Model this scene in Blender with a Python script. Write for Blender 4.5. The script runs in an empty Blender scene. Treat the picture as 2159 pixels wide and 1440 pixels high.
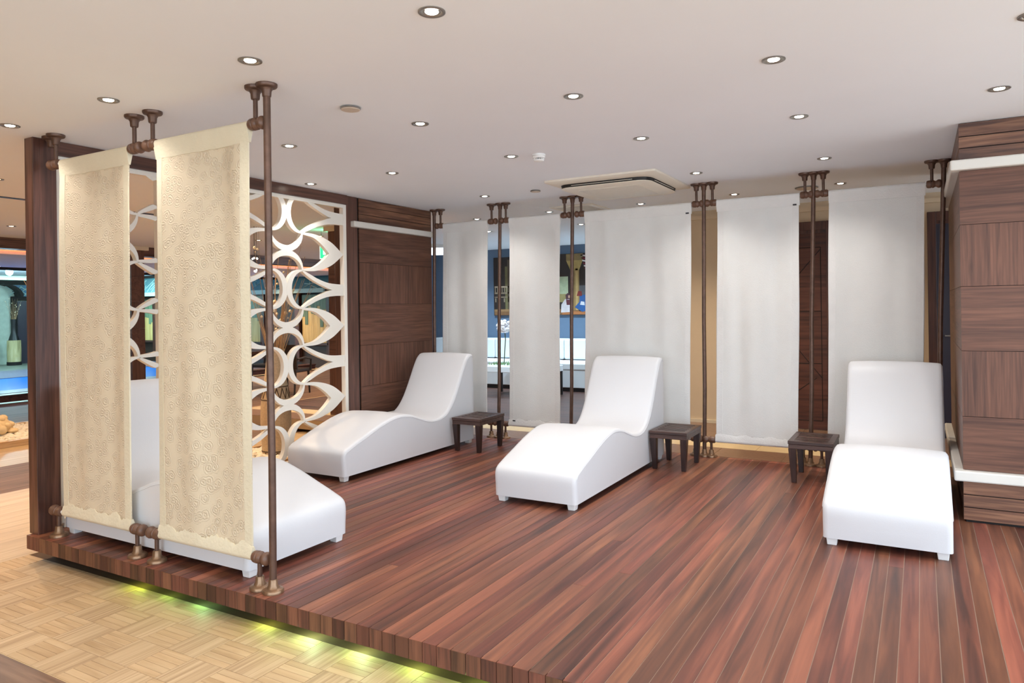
import bpy, bmesh, math, random
from mathutils import Vector, Matrix
random.seed(11)
SC = bpy.context.scene
COL = SC.collection
PI = math.pi

# ------------------------------------------------------------------ camera
YAW, ROLL = -0.5187, -0.0143
CAM = Vector((2.2, -2.2903, 1.3238))
F_PX, PP_Y = 1510.18, 649.82
cd = bpy.data.cameras.new('camera'); cam = bpy.data.objects.new('camera', cd); COL.objects.link(cam)
fw = Vector((math.sin(YAW), math.cos(YAW), 0)); rt = Vector((math.cos(YAW), -math.sin(YAW), 0)); up = Vector((0, 0, 1))
rt2 = math.cos(ROLL) * rt + math.sin(ROLL) * up
up2 = math.cos(ROLL) * up - math.sin(ROLL) * rt
cam.matrix_world = Matrix(((rt2.x, up2.x, -fw.x, CAM.x), (rt2.y, up2.y, -fw.y, CAM.y), (rt2.z, up2.z, -fw.z, CAM.z), (0, 0, 0, 1)))
cd.sensor_width = 36.0; cd.lens = 36.0 * F_PX / 2159.0
cd.shift_y = (PP_Y - 719.5) / 2159.0
cd.clip_start = 0.05; cd.clip_end = 200
SC.camera = cam

# ------------------------------------------------------------------ world, exposure
w = bpy.data.worlds.new('world'); SC.world = w; w.use_nodes = True
bg = w.node_tree.nodes['Background']
bg.inputs[0].default_value = (0.72, 0.86, 1.0, 1); bg.inputs[1].default_value = 3.3
SC.view_settings.view_transform = 'Standard'; SC.view_settings.look = 'None'
SC.view_settings.gamma = 1.0; SC.view_settings.use_curve_mapping = False
SC.view_settings.exposure = 0.36
SPOT_W = 18.0          # ceiling downlights over the deck
HALL_W = 190.0          # warm downlights of the hall, known and added ones
COOL_W = 150.0          # cool lamps added over the blue lounge

# ------------------------------------------------------------------ materials
def lin(c):
    return tuple(((v/255)/12.92 if v/255 <= 0.04045 else (((v/255)+0.055)/1.055)**2.4) for v in c) + (1.0,)
MATS = {}
def mat(name, rgb, rough=0.5, metal=0.0, spec=0.5, noise=0.0, nscale=8.0, bump=0.0, bscale=40.0, btype='noise', trans=0.0, coat=0.0, rand=0.0):
    m = bpy.data.materials.new(name); m.use_nodes = True; nt = m.node_tree; N = nt.nodes; L = nt.links
    p = N['Principled BSDF']; p.inputs['Roughness'].default_value = rough; p.inputs['Metallic'].default_value = metal
    p.inputs['Specular IOR Level'].default_value = spec
    if coat: p.inputs['Coat Weight'].default_value = coat; p.inputs['Coat Roughness'].default_value = 0.2
    base = lin(rgb); p.inputs['Base Color'].default_value = base
    tc = N.new('ShaderNodeTexCoord')
    if noise or rand:
        n = N.new('ShaderNodeTexNoise'); n.inputs['Scale'].default_value = nscale; n.inputs['Detail'].default_value = 6
        L.new(tc.outputs['Object'], n.inputs['Vector'])
        mr = N.new('ShaderNodeMapRange'); mr.inputs[1].default_value = 0.3; mr.inputs[2].default_value = 0.7
        mr.inputs[3].default_value = 1 - noise; mr.inputs[4].default_value = 1 + noise
        L.new(n.outputs['Fac'], mr.inputs[0])
        h = N.new('ShaderNodeHueSaturation'); h.inputs['Color'].default_value = base
        if rand:
            oi = N.new('ShaderNodeObjectInfo'); m2 = N.new('ShaderNodeMapRange'); m2.inputs[3].default_value = 1 - rand; m2.inputs[4].default_value = 1 + rand
            L.new(oi.outputs['Random'], m2.inputs[0]); mu = N.new('ShaderNodeMath'); mu.operation = 'MULTIPLY'
            L.new(mr.outputs[0], mu.inputs[0]); L.new(m2.outputs[0], mu.inputs[1]); L.new(mu.outputs[0], h.inputs['Value'])
        else:
            L.new(mr.outputs[0], h.inputs['Value'])
        L.new(h.outputs[0], p.inputs['Base Color'])
    if bump:
        b = N.new('ShaderNodeBump'); b.inputs['Strength'].default_value = bump; b.inputs['Distance'].default_value = 0.01
        if btype == 'rose':
            b.inputs['Distance'].default_value = 0.0022
            nz = N.new('ShaderNodeTexNoise'); nz.inputs['Scale'].default_value = 45; nz.inputs['Detail'].default_value = 2
            L.new(tc.outputs['Object'], nz.inputs['Vector'])
            vd = N.new('ShaderNodeVectorMath'); vd.operation = 'MULTIPLY_ADD'; vd.inputs[1].default_value = (0.022, 0.022, 0.022)
            L.new(nz.outputs['Color'], vd.inputs[0]); L.new(tc.outputs['Object'], vd.inputs[2])
            t0 = N.new('ShaderNodeTexVoronoi'); t0.inputs['Scale'].default_value = bscale; sx = N.new('ShaderNodeSeparateXYZ'); cx_ = N.new('ShaderNodeCombineXYZ'); L.new(vd.outputs[0], sx.inputs[0]); L.new(sx.outputs[0], cx_.inputs[0]); L.new(sx.outputs[2], cx_.inputs[1])
            t0.voronoi_dimensions = '2D'; L.new(cx_.outputs[0], t0.inputs['Vector'])
            sn = N.new('ShaderNodeMath'); sn.operation = 'MULTIPLY'; sn.inputs[1].default_value = 30.0; L.new(t0.outputs['Distance'], sn.inputs[0])
            s2 = N.new('ShaderNodeMath'); s2.operation = 'SINE'; L.new(sn.outputs[0], s2.inputs[0])
            mk = N.new('ShaderNodeMapRange'); mk.inputs[1].default_value = 0.38; mk.inputs[2].default_value = 0.62; mk.inputs[3].default_value = 1.0; mk.inputs[4].default_value = 0.0
            L.new(t0.outputs['Distance'], mk.inputs[0])
            t = N.new('ShaderNodeMath'); t.operation = 'MULTIPLY'; L.new(s2.outputs[0], t.inputs[0]); L.new(mk.outputs[0], t.inputs[1])
        elif btype == 'voronoi':
            t = N.new('ShaderNodeTexVoronoi'); t.feature = 'DISTANCE_TO_EDGE'
        else:
            t = N.new('ShaderNodeTexNoise'); t.inputs['Detail'].default_value = 1.5 if btype == 'swirl' else 4
            if btype == 'swirl': t.inputs['Distortion'].default_value = 2.2
        if btype != 'rose': t.inputs['Scale'].default_value = bscale; L.new(tc.outputs['Object'], t.inputs['Vector'])
        L.new(t.outputs[0], b.inputs['Height']); L.new(b.outputs[0], p.inputs['Normal'])
    if trans:
        tl = N.new('ShaderNodeBsdfTranslucent'); tl.inputs[0].default_value = base
        mx = N.new('ShaderNodeMixShader'); mx.inputs[0].default_value = trans
        L.new(p.outputs[0], mx.inputs[1]); L.new(tl.outputs[0], mx.inputs[2]); L.new(mx.outputs[0], N['Material Output'].inputs[0])
    MATS[name] = m
    return m
def wood(name, dark, mid, light, axis='Y', fine=55.0, stretch=0.05, rough=0.4, rand=0.25, spec=0.5, wave=0.0, bump=0.08, hrand=0.0, var=1.0):
    """grained wood; the grain runs along the object's local axis"""
    m = bpy.data.materials.new(name); m.use_nodes = True; nt = m.node_tree; N = nt.nodes; L = nt.links
    p = N['Principled BSDF']; p.inputs['Roughness'].default_value = rough; p.inputs['Specular IOR Level'].default_value = spec
    tc = N.new('ShaderNodeTexCoord'); oi = N.new('ShaderNodeObjectInfo')
    off = N.new('ShaderNodeVectorMath'); off.operation = 'SCALE'; off.inputs[0].default_value = (37.0, 53.0, 71.0)
    L.new(oi.outputs['Random'], off.inputs['Scale'])
    ad = N.new('ShaderNodeVectorMath'); L.new(tc.outputs['Object'], ad.inputs[0]); L.new(off.outputs[0], ad.inputs[1])
    mp = N.new('ShaderNodeMapping'); L.new(ad.outputs[0], mp.inputs['Vector'])
    sc = [1.0, 1.0, 1.0]; sc['XYZ'.index(axis)] = stretch; mp.inputs['Scale'].default_value = sc
    n1 = N.new('ShaderNodeTexNoise'); n1.inputs['Scale'].default_value = fine; n1.inputs['Detail'].default_value = 5; n1.inputs['Distortion'].default_value = 0.6
    n2 = N.new('ShaderNodeTexNoise'); n2.inputs['Scale'].default_value = fine * 0.22; n2.inputs['Detail'].default_value = 3; n2.inputs['Distortion'].default_value = 1.2
    L.new(mp.outputs[0], n1.inputs['Vector']); L.new(mp.outputs[0], n2.inputs['Vector'])
    mx = N.new('ShaderNodeMath'); mx.operation = 'MULTIPLY_ADD'; mx.inputs[1].default_value = 0.5
    L.new(n1.outputs['Fac'], mx.inputs[0])
    hf = N.new('ShaderNodeMath'); hf.operation = 'MULTIPLY'; hf.inputs[1].default_value = 0.5; L.new(n2.outputs['Fac'], hf.inputs[0]); L.new(hf.outputs[0], mx.inputs[2])
    cr = N.new('ShaderNodeValToRGB'); e = cr.color_ramp.elements
    a = 0.12 * var
    e[0].position = 0.5 - a; e[0].color = lin(dark); e[1].position = 0.5 + a; e[1].color = lin(light)
    q = cr.color_ramp.elements.new(0.5); q.color = lin(mid)
    L.new(mx.outputs[0], cr.inputs[0])
    h = N.new('ShaderNodeHueSaturation'); L.new(cr.outputs[0], h.inputs['Color'])
    mr = N.new('ShaderNodeMapRange'); mr.inputs[3].default_value = 1 - rand; mr.inputs[4].default_value = 1 + rand
    L.new(oi.outputs['Random'], mr.inputs[0]); L.new(mr.outputs[0], h.inputs['Value'])
    if hrand:
        wn = N.new('ShaderNodeTexWhiteNoise'); wn.noise_dimensions = '1D'; L.new(oi.outputs['Random'], wn.inputs['W'])
        m2 = N.new('ShaderNodeMapRange'); m2.inputs[3].default_value = 0.5 - hrand; m2.inputs[4].default_value = 0.5 + hrand
        L.new(wn.outputs['Value'], m2.inputs[0]); L.new(m2.outputs[0], h.inputs['Hue'])
    L.new(h.outputs[0], p.inputs['Base Color'])
    if bump:
        b = N.new('ShaderNodeBump'); b.inputs['Strength'].default_value = bump; b.inputs['Distance'].default_value = 0.004
        L.new(mx.outputs[0], b.inputs['Height']); L.new(b.outputs[0], p.inputs['Normal'])
    MATS[name] = m
    return m
def emit(name, rgb, strength):
    m = bpy.data.materials.new(name); m.use_nodes = True; N = m.node_tree.nodes
    p = N['Principled BSDF']; p.inputs['Base Color'].default_value = lin(rgb)
    p.inputs['Emission Color'].default_value = lin(rgb); p.inputs['Emission Strength'].default_value = strength
    MATS[name] = m
    return m
def glass(name, rgb, rough=0.05, alpha=0.35):
    m = bpy.data.materials.new(name); m.use_nodes = True; N = m.node_tree.nodes
    p = N['Principled BSDF']; p.inputs['Base Color'].default_value = lin(rgb); p.inputs['Roughness'].default_value = rough
    p.inputs['Alpha'].default_value = alpha
    MATS[name] = m
    return m

M_ceil = mat('ceiling_paint', (240, 243, 248), 0.9, noise=0.012, nscale=1.5)
M_leather = mat('white_leather', (219, 219, 221), 0.42, bump=0.05, bscale=160, noise=0.012, nscale=3)
M_foot = mat('white_plastic', (232, 230, 228), 0.4, noise=0.02)
M_deck = wood('deck_planks', (74, 45, 36), (117, 69, 52), (152, 93, 68), 'Y', 26, 0.05, 0.42, 0.32, hrand=0.008, var=1.3, bump=0.05)
M_fascia = wood('fascia_blocks', (74, 46, 36), (98, 61, 46), (114, 73, 55), 'Z', 60, 0.06, 0.5, 0.46, hrand=0.012)
M_caulk = mat('deck_caulk', (156, 134, 118), 0.8, noise=0.1)
M_walH = wood('walnut_panel_horizontal', (74, 47, 36), (99, 65, 50), (118, 79, 61), 'X', 75, 0.045, 0.46, 0.07, spec=0.4, var=1.25, bump=0.03)
M_walHY = wood('walnut_panel_horizontal_depth', (74, 47, 36), (99, 65, 50), (118, 79, 61), 'Y', 75, 0.045, 0.46, 0.07, spec=0.4, var=1.25, bump=0.03)
M_walV = wood('walnut_panel_vertical', (74, 47, 36), (99, 65, 50), (118, 79, 61), 'Z', 75, 0.045, 0.46, 0.07, spec=0.4, var=1.25, bump=0.03)
M_walPX = wood('walnut_board', (78, 48, 36), (112, 74, 54), (140, 98, 72), 'X', 60, 0.05, 0.42, 0.16)
M_walPY = wood('walnut_board_depth', (78, 48, 36), (112, 74, 54), (140, 98, 72), 'Y', 60, 0.05, 0.42, 0.16)
M_post = wood('dark_walnut_frame', (66, 42, 35), (92, 60, 49), (112, 75, 62), 'Z', 50, 0.05, 0.3, 0.08, bump=0.02)
M_beam = wood('dark_walnut_beam', (66, 42, 35), (92, 60, 49), (112, 75, 62), 'Y', 50, 0.05, 0.32, 0.08, bump=0.02)
M_dark = mat('dark_void', (24, 17, 14), 0.8, noise=0.1)
M_strip = mat('white_lacquer', (222, 217, 208), 0.3, noise=0.01)
M_lat = mat('white_lattice_lacquer', (240, 234, 222), 0.4, noise=0.015)
M_cream = mat('cream_embossed_fabric', (230, 214, 186), 0.85, noise=0.03, nscale=5, bump=0.75, bscale=17, btype='rose', trans=0.12)
M_creamh = mat('cream_hem_fabric', (232, 221, 194), 0.85, noise=0.03, nscale=9, bump=0.35, bscale=60, trans=0.1)
M_white = mat('white_linen_fabric', (240, 239, 235), 0.88, noise=0.02, nscale=6, bump=0.3, bscale=180, trans=0.15)
M_whiteh = mat('white_hem_fabric', (238, 236, 232), 0.88, noise=0.025, nscale=9, bump=0.3, bscale=90, trans=0.1)
M_bronze = mat('aged_bronze', (98, 74, 62), 0.38, 0.45, noise=0.2, nscale=25, bump=0.1, bscale=60)
M_brass = mat('aged_brass_base', (142, 112, 86), 0.32, 0.6, noise=0.2, nscale=25, bump=0.1, bscale=50)
M_knob = mat('turned_rust_wood', (104, 74, 58), 0.4, noise=0.25, nscale=30, bump=0.08, bscale=60)
M_tube = mat('white_plastic_tube', (240, 238, 234), 0.35, noise=0.01)
M_tag = mat('dark_woven_tag', (46, 44, 46), 0.8, noise=0.1)
M_wenge = wood('wenge_wood_lit', (46, 31, 28), (68, 47, 41), (90, 64, 56), 'X', 70, 0.06, 0.35, 0.08)  # lightened past the leg tone to hold the light reflected on table tops
M_wengeZ = wood('wenge_wood_leg', (34, 22, 20), (50, 33, 30), (66, 45, 40), 'Z', 70, 0.06, 0.35, 0.08)
M_ac = mat('ivory_plastic', (232, 222, 204), 0.5, noise=0.01)
M_acin = mat('ivory_plastic_grille', (222, 214, 198), 0.55, noise=0.03, nscale=30)
M_black = mat('black_plastic', (26, 25, 26), 0.4, noise=0.1)
M_steel = mat('brushed_steel', (150, 146, 140), 0.3, 0.85, noise=0.1, nscale=30)
M_lamp = emit('lamp_glow', (255, 244, 224), 22.0)
M_lampw = emit('lamp_glow_warm', (255, 226, 180), 12.0)
M_plastic = mat('white_detector_plastic', (236, 234, 230), 0.4, noise=0.01)
M_spk = mat('beige_speaker_grille', (206, 190, 172), 0.6, noise=0.05, nscale=80)
M_floor = wood('oak_laminate', (180, 150, 112), (196, 166, 126), (208, 180, 142), 'Y', 46, 0.05, 0.45, 0.04, bump=0.12)
M_slat = wood('oak_laminate_slat', (180, 148, 110), (194, 162, 124), (204, 174, 136), 'X', 30, 0.1, 0.62, 0.07, bump=0.05)
M_line = wood('oak_laminate_lined', (172, 142, 108), (192, 162, 126), (206, 178, 142), 'Y', 90, 0.02, 0.62, 0.03, bump=0.2, var=0.9)
M_brown = wood('brown_laminate', (98, 72, 58), (124, 94, 76), (142, 110, 90), 'Y', 40, 0.05, 0.6, 0.05)
M_brownX = wood('brown_laminate_strip', (98, 72, 58), (124, 94, 76), (142, 110, 90), 'X', 40, 0.05, 0.4, 0.05)
M_seam = mat('floor_seam', (92, 66, 44), 0.8, noise=0.1)
M_tile = mat('brown_stone_tile', (132, 100, 78), 0.35, noise=0.16, nscale=28)
M_tilec = mat('cream_stone_tile', (214, 186, 142), 0.35, noise=0.05, nscale=18)
M_grout = mat('tile_grout', (176, 150, 118), 0.8, noise=0.05)
M_dkfloor = wood('dark_lounge_floor', (50, 32, 28), (72, 48, 42), (90, 62, 54), 'X', 26, 0.08, 0.4, 0.15)
M_blue = mat('slate_blue_paint', (104, 126, 152), 0.85, noise=0.02)
M_beige = mat('beige_wall_paint', (214, 192, 162), 0.85, noise=0.015)
M_bouncewall = mat('warm_bounce_paint', (214, 184, 140), 0.9, noise=0.02)
M_cream2 = mat('cream_skirting', (222, 206, 180), 0.5, noise=0.02)
M_door = wood('mahogany_door', (62, 32, 24), (88, 48, 36), (104, 60, 46), 'X', 40, 0.06, 0.4, 0.05)
M_doorf = wood('mahogany_frame', (52, 30, 25), (74, 44, 36), (90, 56, 46), 'Z', 40, 0.06, 0.4, 0.05)
M_ndoor = mat('dark_navy_panel', (52, 48, 60), 0.35, noise=0.04)
M_bench = mat('white_bench_leather', (226, 232, 236), 0.4, noise=0.01)
M_stone = mat('pale_stone_wall', (178, 190, 176), 0.8, noise=0.12, nscale=6, bump=0.5, bscale=9)
M_hallw = mat('dark_hall_wall', (52, 36, 30), 0.5, noise=0.12, nscale=2)
M_mosaic = mat('violet_mosaic', (110, 108, 128), 0.4, noise=0.3, nscale=40)
M_pdeck = mat('grey_green_pool_paving', (128, 134, 122), 0.5, noise=0.06, nscale=5)
M_vase = mat('sandstone_vase', (206, 180, 146), 0.8, noise=0.12, nscale=60, bump=0.4, bscale=70)
M_vband = mat('carved_dark_band', (92, 70, 52), 0.8, noise=0.2, nscale=60)
M_twig = mat('dried_twig', (196, 160, 118), 0.7, noise=0.2, nscale=30)
M_pod = mat('dried_pod', (240, 225, 196), 0.7, noise=0.12, nscale=30)
M_peb = mat('white_pebble', (236, 226, 208), 0.6, noise=0.06, nscale=20)
M_kerb = wood('tan_kerb', (182, 142, 98), (204, 166, 120), (218, 184, 140), 'Y', 40, 0.06, 0.5, 0.05)
M_shell = mat('pale_carved_stone', (226, 198, 152), 0.6, noise=0.06, nscale=20)
M_rattan = mat('dark_rattan', (44, 34, 29), 0.5, noise=0.2, nscale=60, bump=0.6, bscale=90)
M_flower = mat('white_petal', (246, 242, 244), 0.6, noise=0.02)
M_stem = mat('green_stem', (74, 84, 58), 0.6, noise=0.1)
M_grass = mat('green_moss', (120, 150, 104), 0.8, noise=0.25, nscale=40)

# ------------------------------------------------------------------ mesh helpers
class MB:
    def __init__(s): s.v = []; s.f = []
    def add(s, vs, fs):
        o = len(s.v); s.v += [tuple(p) for p in vs]; s.f += [tuple(i + o for i in f) for f in fs]; return s
    def box(s, x0, x1, y0, y1, z0, z1):
        vs = [(x, y, z) for z in (z0, z1) for y in (y0, y1) for x in (x0, x1)]
        return s.add(vs, [(0, 2, 3, 1), (4, 5, 7, 6), (0, 1, 5, 4), (2, 6, 7, 3), (0, 4, 6, 2), (1, 3, 7, 5)])
    def taper(s, cx, cy, z0, z1, a0, b0, a1, b1, dx=0, dy=0):
        vs = []
        for z, a, b, ox, oy in ((z0, a0, b0, dx, dy), (z1, a1, b1, 0, 0)):
            vs += [(cx + ox - a, cy + oy - b, z), (cx + ox + a, cy + oy - b, z), (cx + ox - a, cy + oy + b, z), (cx + ox + a, cy + oy + b, z)]
        return s.add(vs, [(0, 2, 3, 1), (4, 5, 7, 6), (0, 1, 5, 4), (2, 6, 7, 3), (0, 4, 6, 2), (1, 3, 7, 5)])
    def lathe(s, prof, c=(0, 0, 0), axis='Z', n=20, cap=True, sy=1.0):
        vs = []; fs = []
        for r, h in prof:
            for i in range(n):
                a = 2 * PI * i / n; u, v_ = r * math.cos(a), r * math.sin(a) * sy
                if axis == 'Z': p = (u, v_, h)
                elif axis == 'X': p = (h, u, v_)
                else: p = (u, h, v_)
                vs.append((c[0] + p[0], c[1] + p[1], c[2] + p[2]))
        for k in range(len(prof) - 1):
            for i in range(n):
                j = (i + 1) % n; fs.append((k*n + i, k*n + j, (k+1)*n + j, (k+1)*n + i))
        if cap:
            fs.append(tuple(range(n - 1, -1, -1))); fs.append(tuple(range((len(prof)-1)*n, len(prof)*n)))
        return s.add(vs, fs)
    def tube(s, pts, r, n=10):
        pts = [Vector(p) for p in pts]; k = len(pts); rs = r if isinstance(r, (list, tuple)) else [r] * k
        vs = []; fs = []; ref = None
        for i, p in enumerate(pts):
            d = (pts[min(i+1, k-1)] - pts[max(i-1, 0)]).normalized()
            if ref is None: ref = d.orthogonal().normalized()
            ref = (ref - d * ref.dot(d)).normalized(); b = d.cross(ref)
            for j in range(n):
                a = 2 * PI * j / n; vs.append(p + (ref * math.cos(a) + b * math.sin(a)) * rs[i])
        for i in range(k - 1):
            for j in range(n):
                q = (j + 1) % n; fs.append((i*n + j, i*n + q, (i+1)*n + q, (i+1)*n + j))
        fs.append(tuple(range(n - 1, -1, -1))); fs.append(tuple(range((k-1)*n, k*n)))
        return s.add(vs, fs)
    def ball(s, c, r, n=8, m=6, sz=1.0):
        prof = [(max(r * math.sin(PI * i / m), r * 0.02), -r * sz * math.cos(PI * i / m)) for i in range(m + 1)]
        return s.lathe(prof, c, 'Z', n)
    def rails(s, A, B, x0, x1):
        """flat band between two rails of (y, z) points, thick from x0 to x1"""
        k = len(A); vs = []
        for x in (x0, x1):
            vs += [(x, p[0], p[1]) for p in A] + [(x, p[0], p[1]) for p in B]
        o = 2 * k; fs = []
        for i in range(k - 1):
            fs += [(i, i+1, k+i+1, k+i), (o+i, o+k+i, o+k+i+1, o+i+1), (i, o+i, o+i+1, i+1), (k+i, k+i+1, o+k+i+1, o+k+i)]
        fs += [(0, k, o+k, o), (k-1, o+k-1, o+2*k-1, 2*k-1)]
        return s.add(vs, fs)
def build(name, mb, m, parent=None, loc=(0, 0, 0), bevel=0.0, seg=2, smooth=None, rz=0.0):
    me = bpy.data.meshes.new(name); me.from_pydata(mb.v, [], mb.f); me.update()
    bm = bmesh.new(); bm.from_mesh(me)
    bmesh.ops.recalc_face_normals(bm, faces=bm.faces[:])
    if bevel:
        es = [e for e in bm.edges if len(e.link_faces) == 2 and e.calc_face_angle(0) > 0.6]
        bmesh.ops.bevel(bm, geom=es, offset=bevel, segments=seg, profile=0.5, affect='EDGES', clamp_overlap=True)
    bm.to_mesh(me); bm.free()
    if smooth is not None:
        me.shade_smooth(); me.set_sharp_from_angle(angle=math.radians(smooth))
    me.materials.append(m)
    o = bpy.data.objects.new(name, me); COL.objects.link(o); o.location = loc; o.rotation_euler[2] = rz
    if parent is not None: o.parent = parent
    return o
def share(src, parent, loc, name=None, rz=0.0):
    o = bpy.data.objects.new(name or src.name.split('.')[0], src.data); COL.objects.link(o); o.parent = parent; o.location = loc; o.rotation_euler[2] = rz
    return o
def tag(o, label=None, cat=None, group=None, kind=None):
    if label: o['label'] = label
    if cat: o['category'] = cat
    if group: o['group'] = group
    if kind: o['kind'] = kind
    return o
def thing(name, label, cat, loc=(0, 0, 0), rz=0.0, group=None):
    o = bpy.data.objects.new(name, None); COL.objects.link(o); o.location = loc; o.rotation_euler[2] = rz; o.empty_display_size = 0.1
    return tag(o, label, cat, group)
def dup(root, loc, rz=0.0, label=None, group=None, scale=None):
    r = root.copy(); COL.objects.link(r); r.location = loc; r.rotation_euler[2] = rz
    if scale: r.scale = scale
    if label: r['label'] = label
    if group: r['group'] = group
    for ch in list(root.children):
        c = ch.copy(); COL.objects.link(c); c.parent = r
        for g in list(ch.children):
            d = g.copy(); COL.objects.link(d); d.parent = c
    return r
def struct(name, mb, m, **k):
    return tag(build(name, mb, m, **k), kind='structure')
def catmull(P, n=6):
    out = []
    for i in range(len(P) - 1):
        p0, p1, p2, p3 = P[max(i-1, 0)], P[i], P[i+1], P[min(i+2, len(P)-1)]
        for j in range(n):
            t = j / n
            out.append(tuple(0.5 * (2*b + (c-a)*t + (2*a-5*b+4*c-d)*t*t + (3*b-3*c+d-a)*t**3) for a, b, c, d in zip(p0, p1, p2, p3)))
    out.append(tuple(P[-1])); return out

H = 2.4       # ceiling height above the deck
FZ = -0.16    # hall floor, below the deck top

# ------------------------------------------------------------------ structure: ceiling, floors, walls
struct('ceiling', MB().box(-8.7, 4.6, -4.4, 9.2, H, H + 0.12), M_ceil)
flo = struct('floor', MB().box(-24, 7.0, -7.0, 12.0, FZ - 0.12, FZ - 0.004), M_floor)
# bands of the hall floor
build('floor_band', MB().box(-4.47, -2.62, -0.679, 11.5, FZ - 0.0039, FZ), M_floor, flo)
build('floor_band', MB().box(-5.66, -4.47, -0.679, 11.5, FZ - 0.0039, FZ), M_brown, flo)
build('floor_band', MB().box(-6.9, -5.66, -0.679, 11.5, FZ - 0.0039, FZ), M_floor, flo)
build('floor_band', MB().box(-11.2, -6.9, -0.679, 11.5, FZ - 0.0039, FZ), M_brown, flo)
build('floor_border', MB().box(-24, 7.0, -1.45, -0.682, FZ - 0.0039, FZ), M_brownX, flo)
build('floor_border_line', MB().box(-24, 7.0, -0.682, -0.679, FZ - 0.0039, FZ + 0.0004), M_tilec, flo)
build('floor_seam_bed', MB().box(-2.62, 3.7, -0.679, 0.14, FZ - 0.0035, FZ - 0.0025), M_seam, flo)
# basket-weave parquet in front of the deck: slatted blocks and lined blocks
RY = 0.1873; BX = 0.19
sl_mesh = None; ln_mesh = None
row = 0
for row in range(4):
    y1 = 0.0713 - row * RY; y0 = y1 - RY
    x = -2.62 + (0.0 if row % 2 == 0 else BX)
    k = 0
    nb = int((3.6 + 2.62) / BX)
    for c in range(nb):
        xa = -2.62 + c * BX
        if (c + row) % 2 == 0:
            if xa > 1.3: 
                continue
            for s in range(5):
                ya = y0 + s * RY / 5
                if sl_mesh is None:
                    sl_mesh = build('parquet_slat', MB().box(0.0012, BX - 0.0012, 0.0009, RY/5 - 0.0009, -0.0025, 0), M_slat, flo, (xa, ya, FZ))
                else:
                    share(sl_mesh, flo, (xa, ya, FZ))
        else:
            if xa > 1.3: continue
            if ln_mesh is None:
                ln_mesh = build('parquet_block', MB().box(0.0008, BX - 0.0008, 0.0008, RY - 0.0008, -0.0025, 0), M_line, flo, (xa, y0, FZ))
            else:
                share(ln_mesh, flo, (xa, y0, FZ))
build('floor_band', MB().box(1.31, 7.0, -0.679, 0.14, FZ - 0.0039, FZ), M_floor, flo)

# floor behind the deck, level with it
fb = struct('floor_back', MB().box(-5.9, 5.2, 4.055, 9.2, -0.12, -0.004), M_grout)
for i in range(19):      # brown tile course nearest the deck
    xa = -5.8 + i * 0.58
    build('floor_tile', MB().box(xa + 0.002, xa + 0.578, 4.058, 4.45, -0.0039, 0), M_tile, fb)
for i in range(19):      # cream course
    xa = -5.5 + i * 0.58
    build('floor_tile', MB().box(xa + 0.002, xa + 0.578, 4.453, 4.745, -0.0039, 0), M_tilec, fb)
for i in range(8):       # brown corridor tiles
    for j in range(2):
        xa = -0.2 + i * 0.66; ya = 4.748 + j * 0.55
        build('floor_tile', MB().box(xa + 0.002, xa + 0.658, ya, ya + 0.548, -0.0039, 0), M_tile, fb)
for i in range(32):      # dark boards of the lounge
    ya = 4.75 + i * 0.14
    build('floor_board', MB().box(-5.88, -0.205, ya + 0.001, ya + 0.139, -0.0039, 0), M_dkfloor, fb)

struct('wall_back', MB().box(-5.9, -0.2, 8.9, 9.05, 0, H), M_blue)
struct('wall_lounge_left', MB().box(-6.0, -5.88, 6.4, 9.05, FZ, H), M_blue)
wc = struct('wall_corridor', MB().box(-0.2, 5.2, 5.85, 6.0, 0, H), M_beige)
struct('baseboard_corridor', MB().box(-0.2, 5.2, 5.825, 5.85, 0, 0.035), M_cream2)
struct('trim_1', MB().box(-0.2, 5.2, 5.82, 5.85, 2.30, 2.345), M_beige)
struct('wall_lounge_right', MB().box(-0.3, -0.2, 5.85, 9.05, 0, H), M_beige)
struct('wall_pool_end', MB().box(-21.9, -21.6, -7.0, 12.0, FZ, 2.62), M_stone)
struct('wall_hall_back', MB().box(-21.9, -5.9, 11.5, 11.7, FZ, 2.62), M_hallw)
struct('wall_front_bounce', MB().box(-24, -0.8, -4.6, -4.4, FZ, H), M_bouncewall)  # unseen wall, placed to block sky light and bounce warm light
struct('ceiling_pool', MB().box(-21.9, -12.8, -7.0, 12.0, 2.5, 2.62), M_ceil)
struct('ceiling_hall_soffit', MB().box(-12.8, -9.6, -7.0, 12.0, 2.24, 2.62), M_ceil)
struct('ceiling_hall_end', MB().box(-8.7, -5.9, 9.2, 12.0, H, H + 0.12), M_ceil)
struct('trim_2', MB().box(-8.95, -8.7, -7.0, 12.0, 2.25, 2.55), M_beam)
struct('trim_3', MB().box(-12.95, -12.8, -7.0, 12.0, 2.19, 2.5), M_dark)
struct('trim_4', MB().box(-21.6, -21.4, -7.0, 12.0, 2.25, 2.39), M_dark)
struct('trim_5', MB().box(-9.6, -8.95, -7.0, 12.0, 2.5, 2.6), M_beige)
struct('trim_6', MB().box(-5.05, -4.98, -7.0, 2.6, H - 0.004, H + 0.01), M_black)   # dark slot in the hall ceiling

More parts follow.
